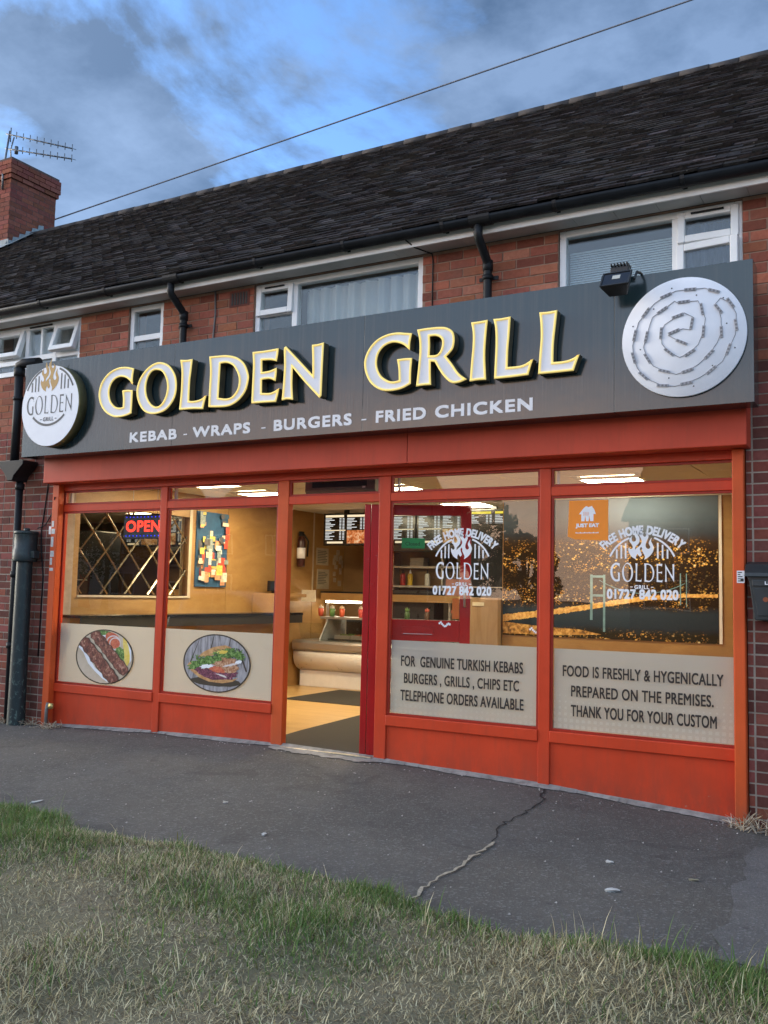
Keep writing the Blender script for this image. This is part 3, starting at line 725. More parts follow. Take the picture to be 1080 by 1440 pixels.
# upper windows
M_upglass = glass_mat('upper_glass', (0.93, 0.95, 0.95), 1.5)
def bars(mb, x0, x1, z0, z1, w, y0, y1, M=None):
    """a rectangular frame, its members butted end to end"""
    mb.box(x0, x0 + w, y0, y1, z0, z1, M=M); mb.box(x1 - w, x1, y0, y1, z0, z1, M=M)
    mb.box(x0 + w, x1 - w, y0, y1, z1 - w, z1, M=M); mb.box(x0 + w, x1 - w, y0, y1, z0, z0 + w, M=M)
def sash(parent, x0, x1, z0, z1, tilt=0.0, side=0.0, y=0.012):
    """a sash with its own pane: top-hung (tilt) or side-hung (side) about its edge"""
    M = Matrix.Identity(4)
    if tilt: M = Matrix.Translation((0, y, z1)) @ Matrix.Rotation(-tilt, 4, 'X') @ Matrix.Translation((0, -y, -z1))
    if side: M = Matrix.Translation((x0, y, 0)) @ Matrix.Rotation(-side, 4, 'Z') @ Matrix.Translation((-x0, -y, 0))
    sm = MB(); bars(sm, x0, x1, z0, z1, 0.052, y, y + 0.055, M)
    s = sm.build('opening_sash', M_pvcw, parent, bevel=0.006)
    pm = MB(); pm.box(x0 + .048, x1 - .048, y + .024, y + .036, z0 + .048, z1 - .048, M=M)
    pm.build('sash_pane', M_upglass, parent)
def window(x0, x1, z0, z1, mulls=(), trans=(), panes=(), vents=()):
    m = MB(); w = 0.05
    bars(m, x0 + .004, x1 - .004, z0, z1 - .004, w, 0.018, 0.085)
    for x, a, b in mulls: m.box(x - .028, x + .028, 0.020, 0.083, a, b)
    for z, a, b in trans: m.box(a, b, 0.022, 0.081, z - .028, z + .028)
    o = m.build('window', M_pvcw, TERR, bevel=0.005)
    for a, b, c, d in panes:
        p = MB(); p.box(a - .006, b + .006, 0.045, 0.057, c - .006, d + .006); p.build('window_pane', M_upglass, o)
    for x, z, L in vents:
        v = MB(); v.box(x - L / 2, x + L / 2, 0.004, 0.0175, z - .008, z + .010); v.build('trickle_vent', M_black, o, bevel=0.003)
    return o
def curtain(parent, x0, x1, z0, z1, y, mat, folds=14, amp=0.025, seed=1, name='net_curtain'):
    rr = random.Random(seed); n = int(folds * 10); mb = MB(); ph = [rr.uniform(0, 6) for _ in range(4)]
    for i in range(n + 1):
        t = i / n; x = x0 + (x1 - x0) * t
        d = amp * (math.sin(t * folds * 6.28 + ph[0] + 0.9 * math.sin(t * 9 + ph[1])) + 0.5 * math.sin(t * folds * 2.3 * 6.28 + ph[2]))
        for k in range(2): mb.v.append((x, y + d * (1.0 if k == 0 else 0.7), z0 if k == 0 else z1))
    for i in range(n):
        a = 2 * i; mb.f.append((a, a + 2, a + 3, a + 1)); mb.m.append(0); mb.s.append(True); mb.tone.append(1)
    return mb.build(name, mat, parent)
M_net = film_mat('net_fabric', (0.80, 0.84, 0.82), 0.35, 0.08)
M_drape = film_mat('drape_fabric', (0.62, 0.66, 0.66), 0.3, 0.0)
# far left
w1 = window(-8.64, -7.31, 3.60, 4.163, mulls=[(-8.13, 3.65, 4.109), (-7.71, 3.65, 4.109)], trans=[(3.80, -8.586, -8.158), (3.80, -8.102, -7.738), (3.80, -7.682, -7.364)],
            panes=[(-8.102, -7.93, 3.828, 4.109), (-7.902, -7.738, 3.828, 4.109), (-8.102, -7.738, 3.65, 3.772), (-7.682, -7.364, 3.65, 3.772)], vents=[(-7.92, 4.13, 0.34)])
m = MB(); m.box(-7.93, -7.902, 0.024, 0.079, 3.828, 4.109); m.build('mullion', M_pvcw, w1, bevel=.004)
sash(w1, -8.60, -8.17, 3.815, 4.125, tilt=0.30); sash(w1, -7.70, -7.345, 3.815, 4.125, tilt=0.30); sash(w1, -8.60, -8.17, 3.62, 3.79, side=0.0, y=-0.02)
curtain(w1, -8.6, -7.35, 3.6, 4.15, 0.20, M_net, 12, 0.022, 3)
# narrow one
w2 = window(-6.645, -6.195, 2.95, 4.163, trans=[(3.84, -6.591, -6.249)], panes=[(-6.591, -6.249, 3.868, 4.109), (-6.591, -6.249, 3.0, 3.812)])
# middle
w3 = window(-5.11, -3.40, 2.95, 4.163, mulls=[(-4.675, 3.0, 4.109)], trans=[(3.885, -5.056, -4.703)], panes=[(-4.647, -3.454, 3.0, 4.109), (-5.056, -4.703, 3.0, 3.857)])
sash(w3, -5.085, -4.69, 3.865, 4.135, tilt=0.05, y=0.004)
m = MB(); m.box(-4.99, -4.78, -0.012, 0.002, 4.106, 4.120); m.build('trickle_vent', M_black, w3, bevel=.003)
curtain(w3, -4.66, -3.42, 2.95, 4.09, 0.17, M_net, 9, 0.032, 8)
# right
w4 = window(-2.257, -0.949, 2.95, 4.163, mulls=[(-1.398, 3.0, 4.109)], trans=[(3.93, -1.37, -1.003)], panes=[(-2.203, -1.426, 3.0, 4.109)])
sash(w4, -1.385, -0.975, 3.915, 4.138, tilt=0.04, y=0.0); sash(w4, -1.392, -0.975, 3.0, 3.905, side=0.10, y=-0.004)
m = MB(); m.box(-1.29, -1.07, -0.016, -0.003, 4.110, 4.124); m.build('trickle_vent', M_black, w4, bevel=.003)
b = MB()
for k in range(58):
    z = 2.98 + k * 0.018; b.face([(-2.21, 0.13, z), (-1.41, 0.13, z), (-1.41, 0.142, z + .0185), (-2.21, 0.142, z + .0185)])
b.build('roller_blind', film_mat('blind_fabric', (0.50, 0.60, 0.64), 0.15, 0.0), w4)
curtain(w4, -1.42, -0.93, 2.95, 4.1, 0.2, film_mat('blue_drape', (0.16, 0.22, 0.34), 0.2, 0.0), 7, 0.03, 4, name='blue_curtain')
w5 = window(0.6, 2.2, 2.95, 4.163, mulls=[(1.4, 3.0, 4.109)], panes=[(0.654, 1.372, 3.0, 4.109), (1.428, 2.146, 3.0, 4.109)])
curtain(w5, .62, 2.18, 2.95, 4.1, .2, M_net, 12, .03, 5)
w6 = window(-11.2, -9.6, 2.95, 4.163, mulls=[(-10.4, 3.0, 4.109)], panes=[(-11.146, -10.428, 3.0, 4.109), (-10.372, -9.654, 3.0, 4.109)])
curtain(w6, -11.18, -9.62, 2.95, 4.1, .2, M_net, 12, .03, 6)
# air brick in the wall under the eaves
a = MB(); a.box(-5.385, -5.16, -0.010, -0.0065, 3.985, 4.128, 0)
for k in range(6): a.box(-5.36 + k * .032, -5.342 + k * .032, -0.014, -0.0102, 4.0, 4.112, 1)
a.build('air_brick', [simple('terracotta', (0.16, 0.05, 0.035), 0.9), M_dark], TERR)

# ------------------------------------------------------------------ pipes and cables on the wall
def pipe_thing(name, label, pts, r, loc, mat, clips=(), cat='drainpipe', group=None, joints=()):
    t = thing(name, loc, label, cat, group)
    m = MB(); m.tube(pts, r, 14); m.build('pipe', mat, t)
    for c in clips:
        k = MB(); k.lathe([(r + .001, -.018), (r + .008, -.018), (r + .008, .018), (r + .001, .018)], c, 16); k.box(c[0] - r - .045, c[0] + r + .045, c[1] + r * .6, c[1] + r * .6 + .012, c[2] - .014, c[2] + .014); k.build('clip', mat, t)
    for c, rr_ in joints:
        k = MB(); k.lathe([(rr_ - .012, -.045), (rr_, -.04), (rr_, .04), (rr_ - .012, .045)], c, 16); k.build('collar', mat, t)
    return t
def swan(x):
    return [(x, -.262, 4.215), (x, -.262, 4.13), (x, -.25, 4.11), (x, -.10, 4.0), (x, -.075, 3.965), (x, -.07, 3.93), (x, -.07, 3.62), (x, -.07, 3.0)]
pipe_thing('drainpipe', 'black drainpipe with swan neck between narrow window and big net curtained window', swan(-5.875), .034, (-5.875, -.07, 3.0), M_black, [(-5.875, -.07, 3.86)], group='rainwater pipes from the gutter', joints=[((-5.875, -.07, 3.955), .041)])
pipe_thing('drainpipe', 'black drainpipe with swan neck left of the window above the floodlight', swan(-2.80), .034, (-2.80, -.07, 3.0), M_black, [(-2.80, -.07, 3.86)], group='rainwater pipes from the gutter', joints=[((-2.80, -.07, 3.955), .041)])
gz = ground_z(-8.0, 0)
dp = pipe_thing('drainpipe', 'tall black drainpipe with funnel hopper at left end of the sign', [(-8.09, -.09, 3.66), (-8.09, -.09, 2.62)], .045, (-8.0, -.09, gz), M_black, [(-8.09, -.09, 3.35)], joints=[((-8.09, -.09, 3.63), .056)])
k = MB(); k.tube([(-7.99, -.09, 2.50), (-7.985, -.09, 1.2), (-7.975, -.09, gz - .02)], .038, 14); k.build('pipe', M_black, dp)
k = MB(); k.prism([(-8.17, 2.675), (-7.80, 2.675), (-7.80, 2.635), (-7.93, 2.52), (-7.95, 2.47), (-8.03, 2.47), (-8.05, 2.52), (-8.17, 2.635)], -.22, -.03, 0)
k.build('hopper', M_black, dp, bevel=.006)
for z in (2.42, 1.52, 0.8):
    k = MB(); k.lathe([(.039, -.03), (.047, -.03), (.047, .03), (.039, .03)], (-7.985, -.09, z), 16); k.build('collar', M_black, dp)
k = MB(); k.tube([(-8.09, -.09, 3.655), (-8.09, -.09, 3.70), (-8.03, -.09, 3.72), (-7.80, -.09, 3.71)], .05, 14); k.build('bend', M_black, dp)
def soil_mat2():
    m = new_mat('soil_pipe_paint'); t = NT(m); v = t.coord((1, 1, .6))
    f = t.noise(v, 26.0, 6.0, 0.7, .6); g = t.noise(v, 4.0, 3.0)
    s = t.n('ShaderNodeSeparateXYZ'); tc = t.n('ShaderNodeTexCoord'); t.l(tc.outputs['Object'], s.inputs[0])
    lowm = t.ramp(s.outputs[2], [(0.15, 1.0), (1.0, 0.15)])
    pl = t.math('MULTIPLY', t.ramp(f, [(0.56, 0.0), (0.60, 1.0)]), lowm)
    col = t.mix(g, (0.012, 0.024, 0.026), (0.022, 0.036, 0.037)); col = t.mix(pl, col, (0.11, 0.17, 0.145))
    sp = t.ramp(t.noise(v, 9.0, 2.0), [(0.70, 0.0), (0.73, 1.0)]); col = t.mix(t.math('MULTIPLY', sp, .8), col, (0.45, 0.45, 0.43))
    t.out(t.pbr(col, 0.45, 0, t.bump(f, 0.4, 0.003))); MATS['soil_pipe_paint'] = m; return m
M_soilp = soil_mat2()
sp = thing('soil_pipe', (-7.80, -.13, gz), 'thick dark green soil pipe with peeling paint beside the shop', 'pipe')
k = MB(); k.lathe([(.088, -.02), (.084, .3), (.078, 1.64)], (-7.80, -.13, gz), 20); k.build('pipe', M_soilp, sp)
k = MB(); k.lathe([(.079, 1.62), (.118, 1.625), (.122, 1.65), (.122, 1.74), (.112, 1.755), (.112, 1.90), (.120, 1.905), (.120, 1.93), (.07, 1.935), (.065, 1.80), (.0, 1.80)], (-7.80, -.13, gz), 20)
k.box(-7.80 + .10, -7.80 + .165, -.16, -.09, gz + 1.66, gz + 1.73); k.build('socket', M_soilp, sp, bevel=.004)
k = MB(); k.tube([(-7.78, -.14, gz + 1.93), (-7.775, -.145, gz + 1.96)], .03, 8); k.build('wedge', M_soilp, sp)
def cable(name, label, pts, r, mat=None, cat='cable'):
    m = MB(); m.tube(pts, r, 6); o = m.build(name, mat or M_black, org=pts[-1]); return tag(o, label, cat)
cable('cable', 'thin black cable running down brick beside the big net curtained window', [(-3.46, -.27, 4.30), (-3.45, -.21, 4.22), (-3.38, -.19, 4.158), (-3.315, -.012, 4.155), (-3.305, -.012, 4.10), (-3.305, -.012, 3.4)], .006)
cable('cable', 'pair of grey cables clipped down brick between drainpipe and air brick', [(-5.555, -.012, 4.165), (-5.545, -.012, 3.95), (-5.56, -.012, 3.75), (-5.55, -.012, 3.4)], .009, simple('grey_cable', (0.16, 0.14, 0.13), .5))
cable('cable', 'black cable hanging from sign end towards the thick soil pipe', [(-7.62, -.03, 2.62), (-7.66, -.012, 2.4), (-7.70, -.012, 2.1), (-7.72, -.012, 1.98), (-7.70, -.02, 1.8), (-7.66, -.012, 1.5), (-7.67, -.012, 0.7)], .007)
cable('cable', 'slack black cable slanting from shop post to the soil pipe top', [(-7.47, -.08, 2.30), (-7.56, -.02, 2.15), (-7.66, -.02, 2.02), (-7.74, -.05, 1.99)], .006)
w = [(-12.40, 3.95, 7.62)]
P0, P1 = Vector((-12.4, 4.0, 7.62)), Vector((-2.2, 5.2, 9.1))
wl = []
for k in range(41):
    t = -0.02 + 1.35 * k / 40; p = P0.lerp(P1, t); wl.append((p.x, p.y, p.z))
cable('overhead_wire', 'long overhead wire crossing the sky above the roof', wl, .0115, simple('wire_grey', (0.20, 0.21, 0.24), .6), 'wire')
# junction box under the sign end, switch box and waste pipe by the left post
k = MB(); k.lathe([(.0, -.06), (.045, -.06), (.05, -.05), (.05, 0), (.0, 0)], (-7.63, -.01, 2.53), 14, axis='y'); tag(k.build('junction_box', M_black, org=(-7.63, -.01, 2.53)), 'small round black junction box under the left end of the sign', 'junction box')
k = MB(); k.box(-7.585, -7.535, -.035, -.008, 1.93, 2.01, 0); k.box(-7.57, -7.55, -.042, -.0352, 1.96, 1.98, 0)
tag(k.build('switch_box', M_pvc, bevel=.004, org=(-7.56, -.01, 1.93)), 'small white switch box on brick beside the left post', 'switch')
wp = thing('waste_pipe', (-7.40, -.1, .04), 'short grey waste pipe with brass end at foot of left window', 'pipe')
k = MB(); k.tube([(-7.41, -.10, .03), (-7.405, -.10, .20), (-7.39, -.10, .27)], .016, 10); k.build('pipe', simple('grey_pipe', (0.18, .18, .17), .5), wp)
k = MB(); k.lathe([(.0, -.02), (.028, -.02), (.03, 0), (.028, .012), (.0, .014)], (-7.352, -.09, .24), 14, axis='y'); k.build('brass_end', simple('brass', (0.55, .42, .16), .35, .8), wp)
# aerial
ar = thing('tv_aerial', (-12.60, 3.2, 8.2), 'twin boom rooftop television aerial on the chimney', 'aerial')
M_alu = simple('aerial_metal', (0.16, 0.17, 0.18), .4, .7)
k = MB(); k.tube([(-12.62, 3.0, 7.75), (-12.62, 2.99, 8.0), (-12.66, 3.05, 8.32), (-12.68, 3.12, 8.80)], .017, 8); k.build('mast', M_alu, ar)
def boom(z0, dz, extra):
    m = MB(); A = Vector((-12.74, 3.10, z0)); B = Vector((-11.40, 3.30, z0 + dz)); m.tube([A, B], .012, 6)
    for j in range(9):
        p = A.lerp(B, .16 + j * .105); m.tube([p + Vector((-.01, -.07, -.01)), p + Vector((.01, .07, .01))], .005, 5)
        m.tube([p + Vector((0, 0, -.045)), p + Vector((0, 0, .07))], .007, 5)
    if extra:
        p = A.lerp(B, .1); m.tube([p + Vector((0, 0, -.2)), p + Vector((-.03, 0, 0)), p + Vector((.04, 0, .2))], .012, 5)
        p = A.lerp(B, .17); m.tube([p + Vector((0, 0, -.06)), p + Vector((0, 0, .06))], .03, 8)
    else:
        p = A.lerp(B, .07); m.tube([p + Vector((0, 0, -.12)), p + Vector((0, 0, .12))], .009, 5)
    m.build('boom', M_alu, ar)
boom(8.76, -.46, False); boom(8.51, -.38, True)
# ------------------------------------------------------------------ shop front
def paint(name, c, rough=0.38):
    m = new_mat(name); t = NT(m); v = t.coord()
    f = t.noise(v, 2.2, 5.0, 0.6); s = t.noise(t.coord((7, 7, 0.8)), 3.0, 5.0, 0.65); g = t.noise(v, 60.0, 3.0)
    col = t.mix(t.ramp(f, [(0.3, 0.0), (0.7, 1.0)]), tuple(x * .86 for x in c), tuple(min(1, x * 1.1) for x in c))
    col = t.mix(t.math('MULTIPLY', t.ramp(s, [(0.50, 0.0), (0.72, 1.0)]), 0.30), col, (c[0] * .62, c[1] * .8 + .01, c[2] * .8 + .01))
    sx = t.n('ShaderNodeSeparateXYZ'); t.l(v, sx.inputs[0]); dn = t.noise(t.coord((3, 3, 1.2)), 5.0, 6.0, .7)
    dirt = t.math('MULTIPLY', t.ramp(t.math('MULTIPLY_ADD', dn, .30, sx.outputs[2]), [(.22, 1.0), (.46, 0.0)]), t.ramp(dn, [(.40, .2), (.62, .9)]))
    col = t.mix(t.math('MULTIPLY', dirt, .5), col, (.085, .055, .04))
    ch = t.ramp(t.noise(v, 30.0, 4.0, .65), [(0.70, 0.0), (0.72, 1.0)])
    col = t.mix(t.math('MULTIPLY', ch, 0.5), col, (0.32, 0.24, 0.19))
    t.out(t.pbr(col, t.math('MULTIPLY_ADD', s, 0.25, rough - 0.12), 0, t.bump(t.math('MULTIPLY_ADD', g, .3, f), 0.06, 0.01), 0.28)); MATS[name] = m; return m
M_red = paint('red_paint', (0.62, 0.058, 0.018))
M_orange = paint('orange_red_paint', (0.66, 0.095, 0.020), 0.45)
M_crim = paint('crimson_paint', (0.50, 0.018, 0.016), 0.3)
M_fas = paint('fascia_paint', (0.56, 0.066, 0.030), 0.5)
M_glass = glass_mat('shop_glass')
M_film = film_mat('frosted_film_sheet', (0.72, 0.665, 0.58), 0.34, 0.05)
M_film3 = film_mat('frosted_film_dotted', (0.72, 0.665, 0.58), 0.34, 0.05, (0.47, 4.6, .45))
M_film4 = film_mat('frosted_film_patterned', (0.72, 0.665, 0.58), 0.34, 0.05, (0.47, 2.9, 1.0))
M_white = simple('white_vinyl', (0.86, 0.86, 0.88), 0.4, var=0.03)
M_dtext = simple('dark_vinyl', (0.030, 0.026, 0.024), 0.45)

SHOP = thing('takeaway_shop', (-4.2, 0.0, 0.0), 'red painted takeaway shop with open door and lettered windows', 'shop')
FZ = 0.02
def part(name, mb, mat, bevel=0.004, parent=None): return mb.build(name, mat, parent or SHOP, bevel=bevel)
for x0, x1, mt, lx in ((-7.512, -7.424, M_orange, 'faded orange corner post with old stickers'), (-1.024, -0.950, M_orange, 'faded orange corner post by the letterbox')):
    k = MB(); k.box(x0, x1, -.072, -.003, ground_z((x0 + x1) / 2, 0) - .03, 2.424); o = part('post', k, mt, .006); o['label'] = lx
# stickers left on the left post and the label on the right one
k = MB(); lst = simple('old_sticker', (0.62, 0.60, 0.56), .6, var=.25, scale=60)
for z, h, w in ((2.00, .06, .03), (1.93, .05, .05), (1.80, .10, .035), (1.70, .06, .05), (1.62, .07, .03), (1.56, .03, .05)):
    k.box(-7.50, -7.50 + w, -.0745, -.0725, z, z + h)
part('sticker_remains', k, lst, 0)
k = MB(); k.box(-.998, -.951, -.0745, -.0725, 1.535, 1.615, 0)
for r_ in range(5): k.box(-.992, -.968 + R.uniform(-.01, .012), -.0755, -.0748, 1.545 + r_ * .014, 1.551 + r_ * .014, 1)
k.box(-.975, -.957, -.0755, -.0748, 1.545, 1.565, 1)
part('label', k, [M_white, M_dtext], 0)
k = MB(); k.box(-7.500, -7.436, 0.0, .07, .03, 2.43); part('stile', k, M_red)
k = MB(); k.box(-1.019, -.953, 0.0, .07, -.03, 2.43); part('stile', k, M_red)
MULL = [(-6.127, -6.048), (-4.772, -4.660), (-3.761, -3.655), (-2.389, -2.301)]
for i, (a, b) in enumerate(MULL):
    k = MB(); k.box(a, b, 0.0, .07, ground_z((a + b) / 2, 0) - .02, 2.3635); o = part('mullion', k, M_orange if i == 1 else M_red, .005)
BAYS = [(-7.436, -6.127), (-6.048, -4.772), (-4.660, -3.761), (-3.655, -2.389), (-2.301, -1.019)]
k = MB(); k.box(-7.50, -.955, -.012, .07, 2.4305, 2.70); k.box(-7.436, -1.019, -.0115, .07, 2.364, 2.4305); part('head_rail', k, M_red)
M_bead = paint('bead_paint', (0.36, 0.03, 0.016))
def beads(a, b, z0, z1, name='glazing_bead'):
    k = MB(); bars(k, a + .0005, b - .0005, z0 + .0005, z1 - .0005, .018, .012, .0265); k.build(name, M_bead, SHOP, bevel=.002)
def pane(a, b, z0, z1):
    k = MB(); k.box(a + .004, b - .004, .027, .033, z0 + .004, z1 - .004); return k.build('glass_pane', M_glass, SHOP)
PANES = []
for i, (a, b) in enumerate(BAYS):
    k = MB(); k.box(a, b, .003, .067, 2.157, 2.225); part('transom', k, M_red)
    beads(a, b, 2.225, 2.364); pane(a, b, 2.225, 2.364)
    if i == 2: PANES.append(None); continue
    k = MB(); k.box(a, b, -.010, .067, .371, .453); part('sill_rail', k, M_red, .006)
    beads(a, b, .453, 2.157); PANES.append(pane(a, b, .453, 2.157))
    g0 = min(ground_z(a, 0), ground_z(b, 0)) - .02
    k = MB(); k.box(a, b, .016, .055, g0, .371); part('stall_riser', k, M_red, .003)
k = MB(); k.box(-7.436, -7.418, .09, .12, 2.225, 2.36); k.box(-6.04, -6.025, .09, .12, 2.225, 2.36); k.box(-3.64, -3.628, .09, .12, 2.225, 2.36); k.box(-2.285, -2.272, .09, .12, 2.225, 2.36)
k.build('grey_jamb_strip', simple('jamb_grey', (0.55, .56, .58), .4), SHOP)
# fascia boards under the sign
for a, b in ((-7.512, -3.405), (-3.402, -.910)):
    k = MB(); k.box(a, b, -.200, -.013, 2.427, 2.72); part('fascia_board', k, M_fas, .006)
k = MB(); k.box(-4.659, -3.762, -.03, .12, .06, .106, 0); k.box(-4.657, -3.764, -.034, .0, .1065, .114, 1)
part('threshold', k, [M_conc, simple('sill_metal', (0.60, 0.50, 0.33), .35, .6, var=.3, scale=20)], .003)

# frosted film across the bottom of each window, with its lettering
FILM_TOP = 1.043
for i in (0, 1, 3, 4):
    a, b = BAYS[i]
    k = MB(); k.face([(a + .02, .0345, .472), (b - .02, .0345, .472), (b - .02, .0345, FILM_TOP), (a + .02, .0345, FILM_TOP)])
    k.build('frosted_film', {3: M_film3, 4: M_film4}.get(i, M_film), PANES[i])
def lettering(pi, lines, mat, name='window_lettering', bold=.03, y=.0255):
    for body, x0, x1, z0, z1 in lines:
        k = MB(); put_text(k, body, x0, x1, z0, z1, y, 0, bold, 1.06); k.build(name, mat, PANES[pi], recalc=False)
lettering(3, [('FOR  GENUINE TURKISH KEBABS', -3.542, -2.516, .844, .926), ('BURGERS , GRILLS , CHIPS ETC', -3.513, -2.546, .712, .791), ('TELEPHONE ORDERS AVAILABLE', -3.542, -2.509, .576, .658)], M_dtext)
lettering(4, [('FOOD IS FRESHLY & HYGENICALLY', -2.212, -1.103, .848, .926), ('PREPARED ON THE PREMISES.', -2.149, -1.167, .707, .785), ('THANK YOU FOR YOUR CUSTOM', -2.150, -1.148, .567, .648)], M_dtext)

# the flame-and-grill mark; units: width of the word GOLDEN = 1, its baseline at 0
FLAME = smooth_outline([(-0.096,0.823,1),(-0.078,0.764,0),(-0.042,0.714,0),(-0.033,0.662,0),(-0.048,0.612,0),(-0.096,0.561,0),(-0.102,0.512,1),(-0.078,0.538,0),(-0.024,0.584,0),(0.0,0.638,0),(-0.012,0.686,0),(-0.042,0.748,0),(-0.036,0.794,0),(0.0,0.834,0),(0.027,0.857,1),(0.009,0.807,0),(0.013,0.751,0),(0.039,0.714,0),(0.06,0.722,0),(0.067,0.751,0),(0.048,0.787,1),(0.09,0.753,0),(0.105,0.714,0),(0.084,0.66,0),(0.063,0.602,0),(0.063,0.555,0),(0.093,0.525,0),(0.12,0.533,0),(0.129,0.562,0),(0.108,0.607,0),(0.12,0.653,0),(0.154,0.701,1),(0.144,0.646,0),(0.169,0.593,0),(0.184,0.536,0),(0.163,0.466,0),(0.108,0.402,0),(0.039,0.357,1),(0.048,0.408,0),(0.03,0.448,0),(0.003,0.505,0),(0.006,0.531,0),(-0.007,0.559,1),(-0.027,0.534,0),(-0.024,0.499,0),(-0.006,0.455,0),(-0.003,0.429,0),(-0.03,0.402,1),(-0.054,0.429,0),(-0.065,0.45,1),(-0.081,0.423,0),(-0.09,0.394,0),(-0.081,0.359,1),(-0.156,0.404,0),(-0.199,0.472,0),(-0.209,0.524,0),(-0.196,0.553,1),(-0.184,0.53,0),(-0.165,0.524,0),(-0.147,0.531,0),(-0.141,0.561,0),(-0.162,0.605,0),(-0.19,0.641,0),(-0.187,0.684,0),(-0.15,0.732,1),(-0.156,0.69,0),(-0.147,0.651,0),(-0.123,0.64,0),(-0.096,0.65,0),(-0.089,0.684,0),(-0.111,0.737,0),(-0.111,0.775,0)], 4)
def arc_band(mb, cx, cz, r0, r1, a0, a1, y, mat=0, n=16):
    for k in range(n):
        p, q = a0 + (a1 - a0) * k / n, a0 + (a1 - a0) * (k + 1) / n
        mb.face([(cx + r0 * math.sin(p), y, cz + r0 * math.cos(p)), (cx + r1 * math.sin(p), y, cz + r1 * math.cos(p)), (cx + r1 * math.sin(q), y, cz + r1 * math.cos(q)), (cx + r0 * math.sin(q), y, cz + r0 * math.cos(q))], mat)
GOLD = []
for nm, cs in SIGN_LETTERS[:6]: GOLD.append([smooth_outline(c, 4) for c in cs])
gx0 = min(p[0] for c in GOLD for q in c for p in q); gx1 = max(p[0] for c in GOLD for q in c for p in q); gz0, gz1 = 2.948, 3.402
def thin(c, d):
    if area2(c) < 0: c = c[::-1]
    return inset_path(c, d)
def logo(mb, cx, cz, s, y, m_txt, m_flame, white=True, smile=False, ext=True, th=0.02):
    # the word, from the same letter shapes as the sign but slimmer and tighter
    cur = 0.0; rows = []
    for cs in GOLD:
        a = min(p[0] for p in cs[0]); b = max(p[0] for p in cs[0]); rows.append((cs, a, b, cur)); cur += (b - a) + .045
    tot = cur - .045
    for cs, a, b, c0 in rows:
        outer = thin(cs[0], th); cont = [outer]
        for h in cs[1:]:
            hh = h if area2(h) < 0 else h[::-1]
            cont.append(inset_path(hh, th))
        vs, fs = fill2d([[((p[0] - a + c0) / tot - .5, (p[1] - gz0) / (gz1 - gz0) * .32) for p in c] for c in cont])
        mb.mesh2d([(cx + p * s, cz + q * s) for p, q in vs], fs, y, m_txt)
    vs, fs = fill2d([FLAME]); mb.mesh2d([(cx + p * s, cz + q * s) for p, q in vs], fs, y, m_flame)
    for a0, a1 in ((-1.16, -.36), (.36, 1.16)): arc_band(mb, cx, cz + .19 * s, .525 * s, .555 * s, a0, a1, y, m_txt)
    for x in (-.318, -.25, -.39, .245, .318, .392):
        top = .19 + math.sqrt(.51 ** 2 - x * x) - (.02 if abs(x) < .3 else .0); z0 = .375
        if top - z0 > .02: mb.face([(cx + (x - .013) * s, y, cz + z0 * s), (cx + (x + .013) * s, y, cz + z0 * s), (cx + (x + .013) * s, y, cz + top * s), (cx + (x - .013) * s, y, cz + top * s)], m_txt)
    put_text(mb, 'GRILL', cx - .115 * s, cx + .115 * s, cz - .096 * s, cz - .036 * s, y, m_txt, .06, 1.1)
    for q in (-.16, .16): mb.face([(cx + (q - .02) * s, y, cz - .072 * s), (cx + (q + .02) * s, y, cz - .072 * s), (cx + (q + .02) * s, y, cz - .06 * s), (cx + (q - .02) * s, y, cz - .06 * s)], m_txt)
    if smile: arc_band(mb, cx, cz + .325 * s, .465 * s, .50 * s, PI - .78, PI + .78, y, m_txt)
for pi, cx in ((3, -3.026), (4, -1.643)):
    k = MB(); logo(k, cx, 1.528, .452, .0255, 0, 0)
    arc_text(k, 'FREE HOME DELIVERY', cx, 1.495, .372, .064, -.775, .775, .0255, 0, .07)
    put_text(k, '01727 842 020', cx - .247, cx + .250, 1.412, 1.482, .0255, 0, .06, 1.05)
    k.build('window_logo', M_white, PANES[pi], recalc=False)
# chipped white marks on the door-side window
k = MB(); rr = random.Random(4)
for cx0, cz0 in ((-3.215, 1.178), (-2.47, 1.160)):
    for q in range(9):
        x = cx0 + q * .011; z = cz0 + .010 * math.sin(q * 1.1) + (.012 if q < 2 else 0); k.box(x, x + .014, .024, .0255, z - .006, z + .007 + rr.uniform(0, .004))
k.build('chipped_marks', M_white, PANES[3])

# orange sticker on the right-hand window
k = MB(); X0, X1, Z0, Z1 = -2.180, -1.881, 1.837, 2.120; y = .0238
k.prism([(X0, Z0 + .02), (X0 + .05, Z0), (X1, Z0 - .012), (X1, Z1), (X0 + .01, Z1)], y, y + .002, 0)
def rel(a, b): return (X0 + a * (X1 - X0), Z0 + b * (Z1 - Z0))
yy = y - .0006
k.face([(p[0], yy, p[1]) for p in (rel(.34, .46), rel(.34, .64), rel(.28, .64), rel(.40, .80), rel(.46, .85), rel(.52, .82), rel(.60, .85), rel(.66, .76), rel(.70, .64), rel(.64, .64), rel(.64, .46), rel(.56, .46), rel(.54, .60), rel(.52, .46), rel(.46, .46), rel(.44, .60), rel(.42, .46))], 1)
for q in (.40, .45, .50): k.box(*(lambda p: (p[0], p[0] + .004))(rel(q, .6)), yy - .0012, yy - .0004, rel(0, .60)[1], rel(0, .70)[1], 0)
put_text(k, 'JUST EAT', rel(.20, 0)[0], rel(.78, 0)[0], rel(0, .305)[1], rel(0, .405)[1], yy - .0004, 1, .10, 1.0)
for q in range(16):
    a = rel(.20 + q * .036, .15); k.box(a[0], a[0] + .0075, yy - .0003, yy, a[1], a[1] + (.006 if q % 3 else .009), 1)
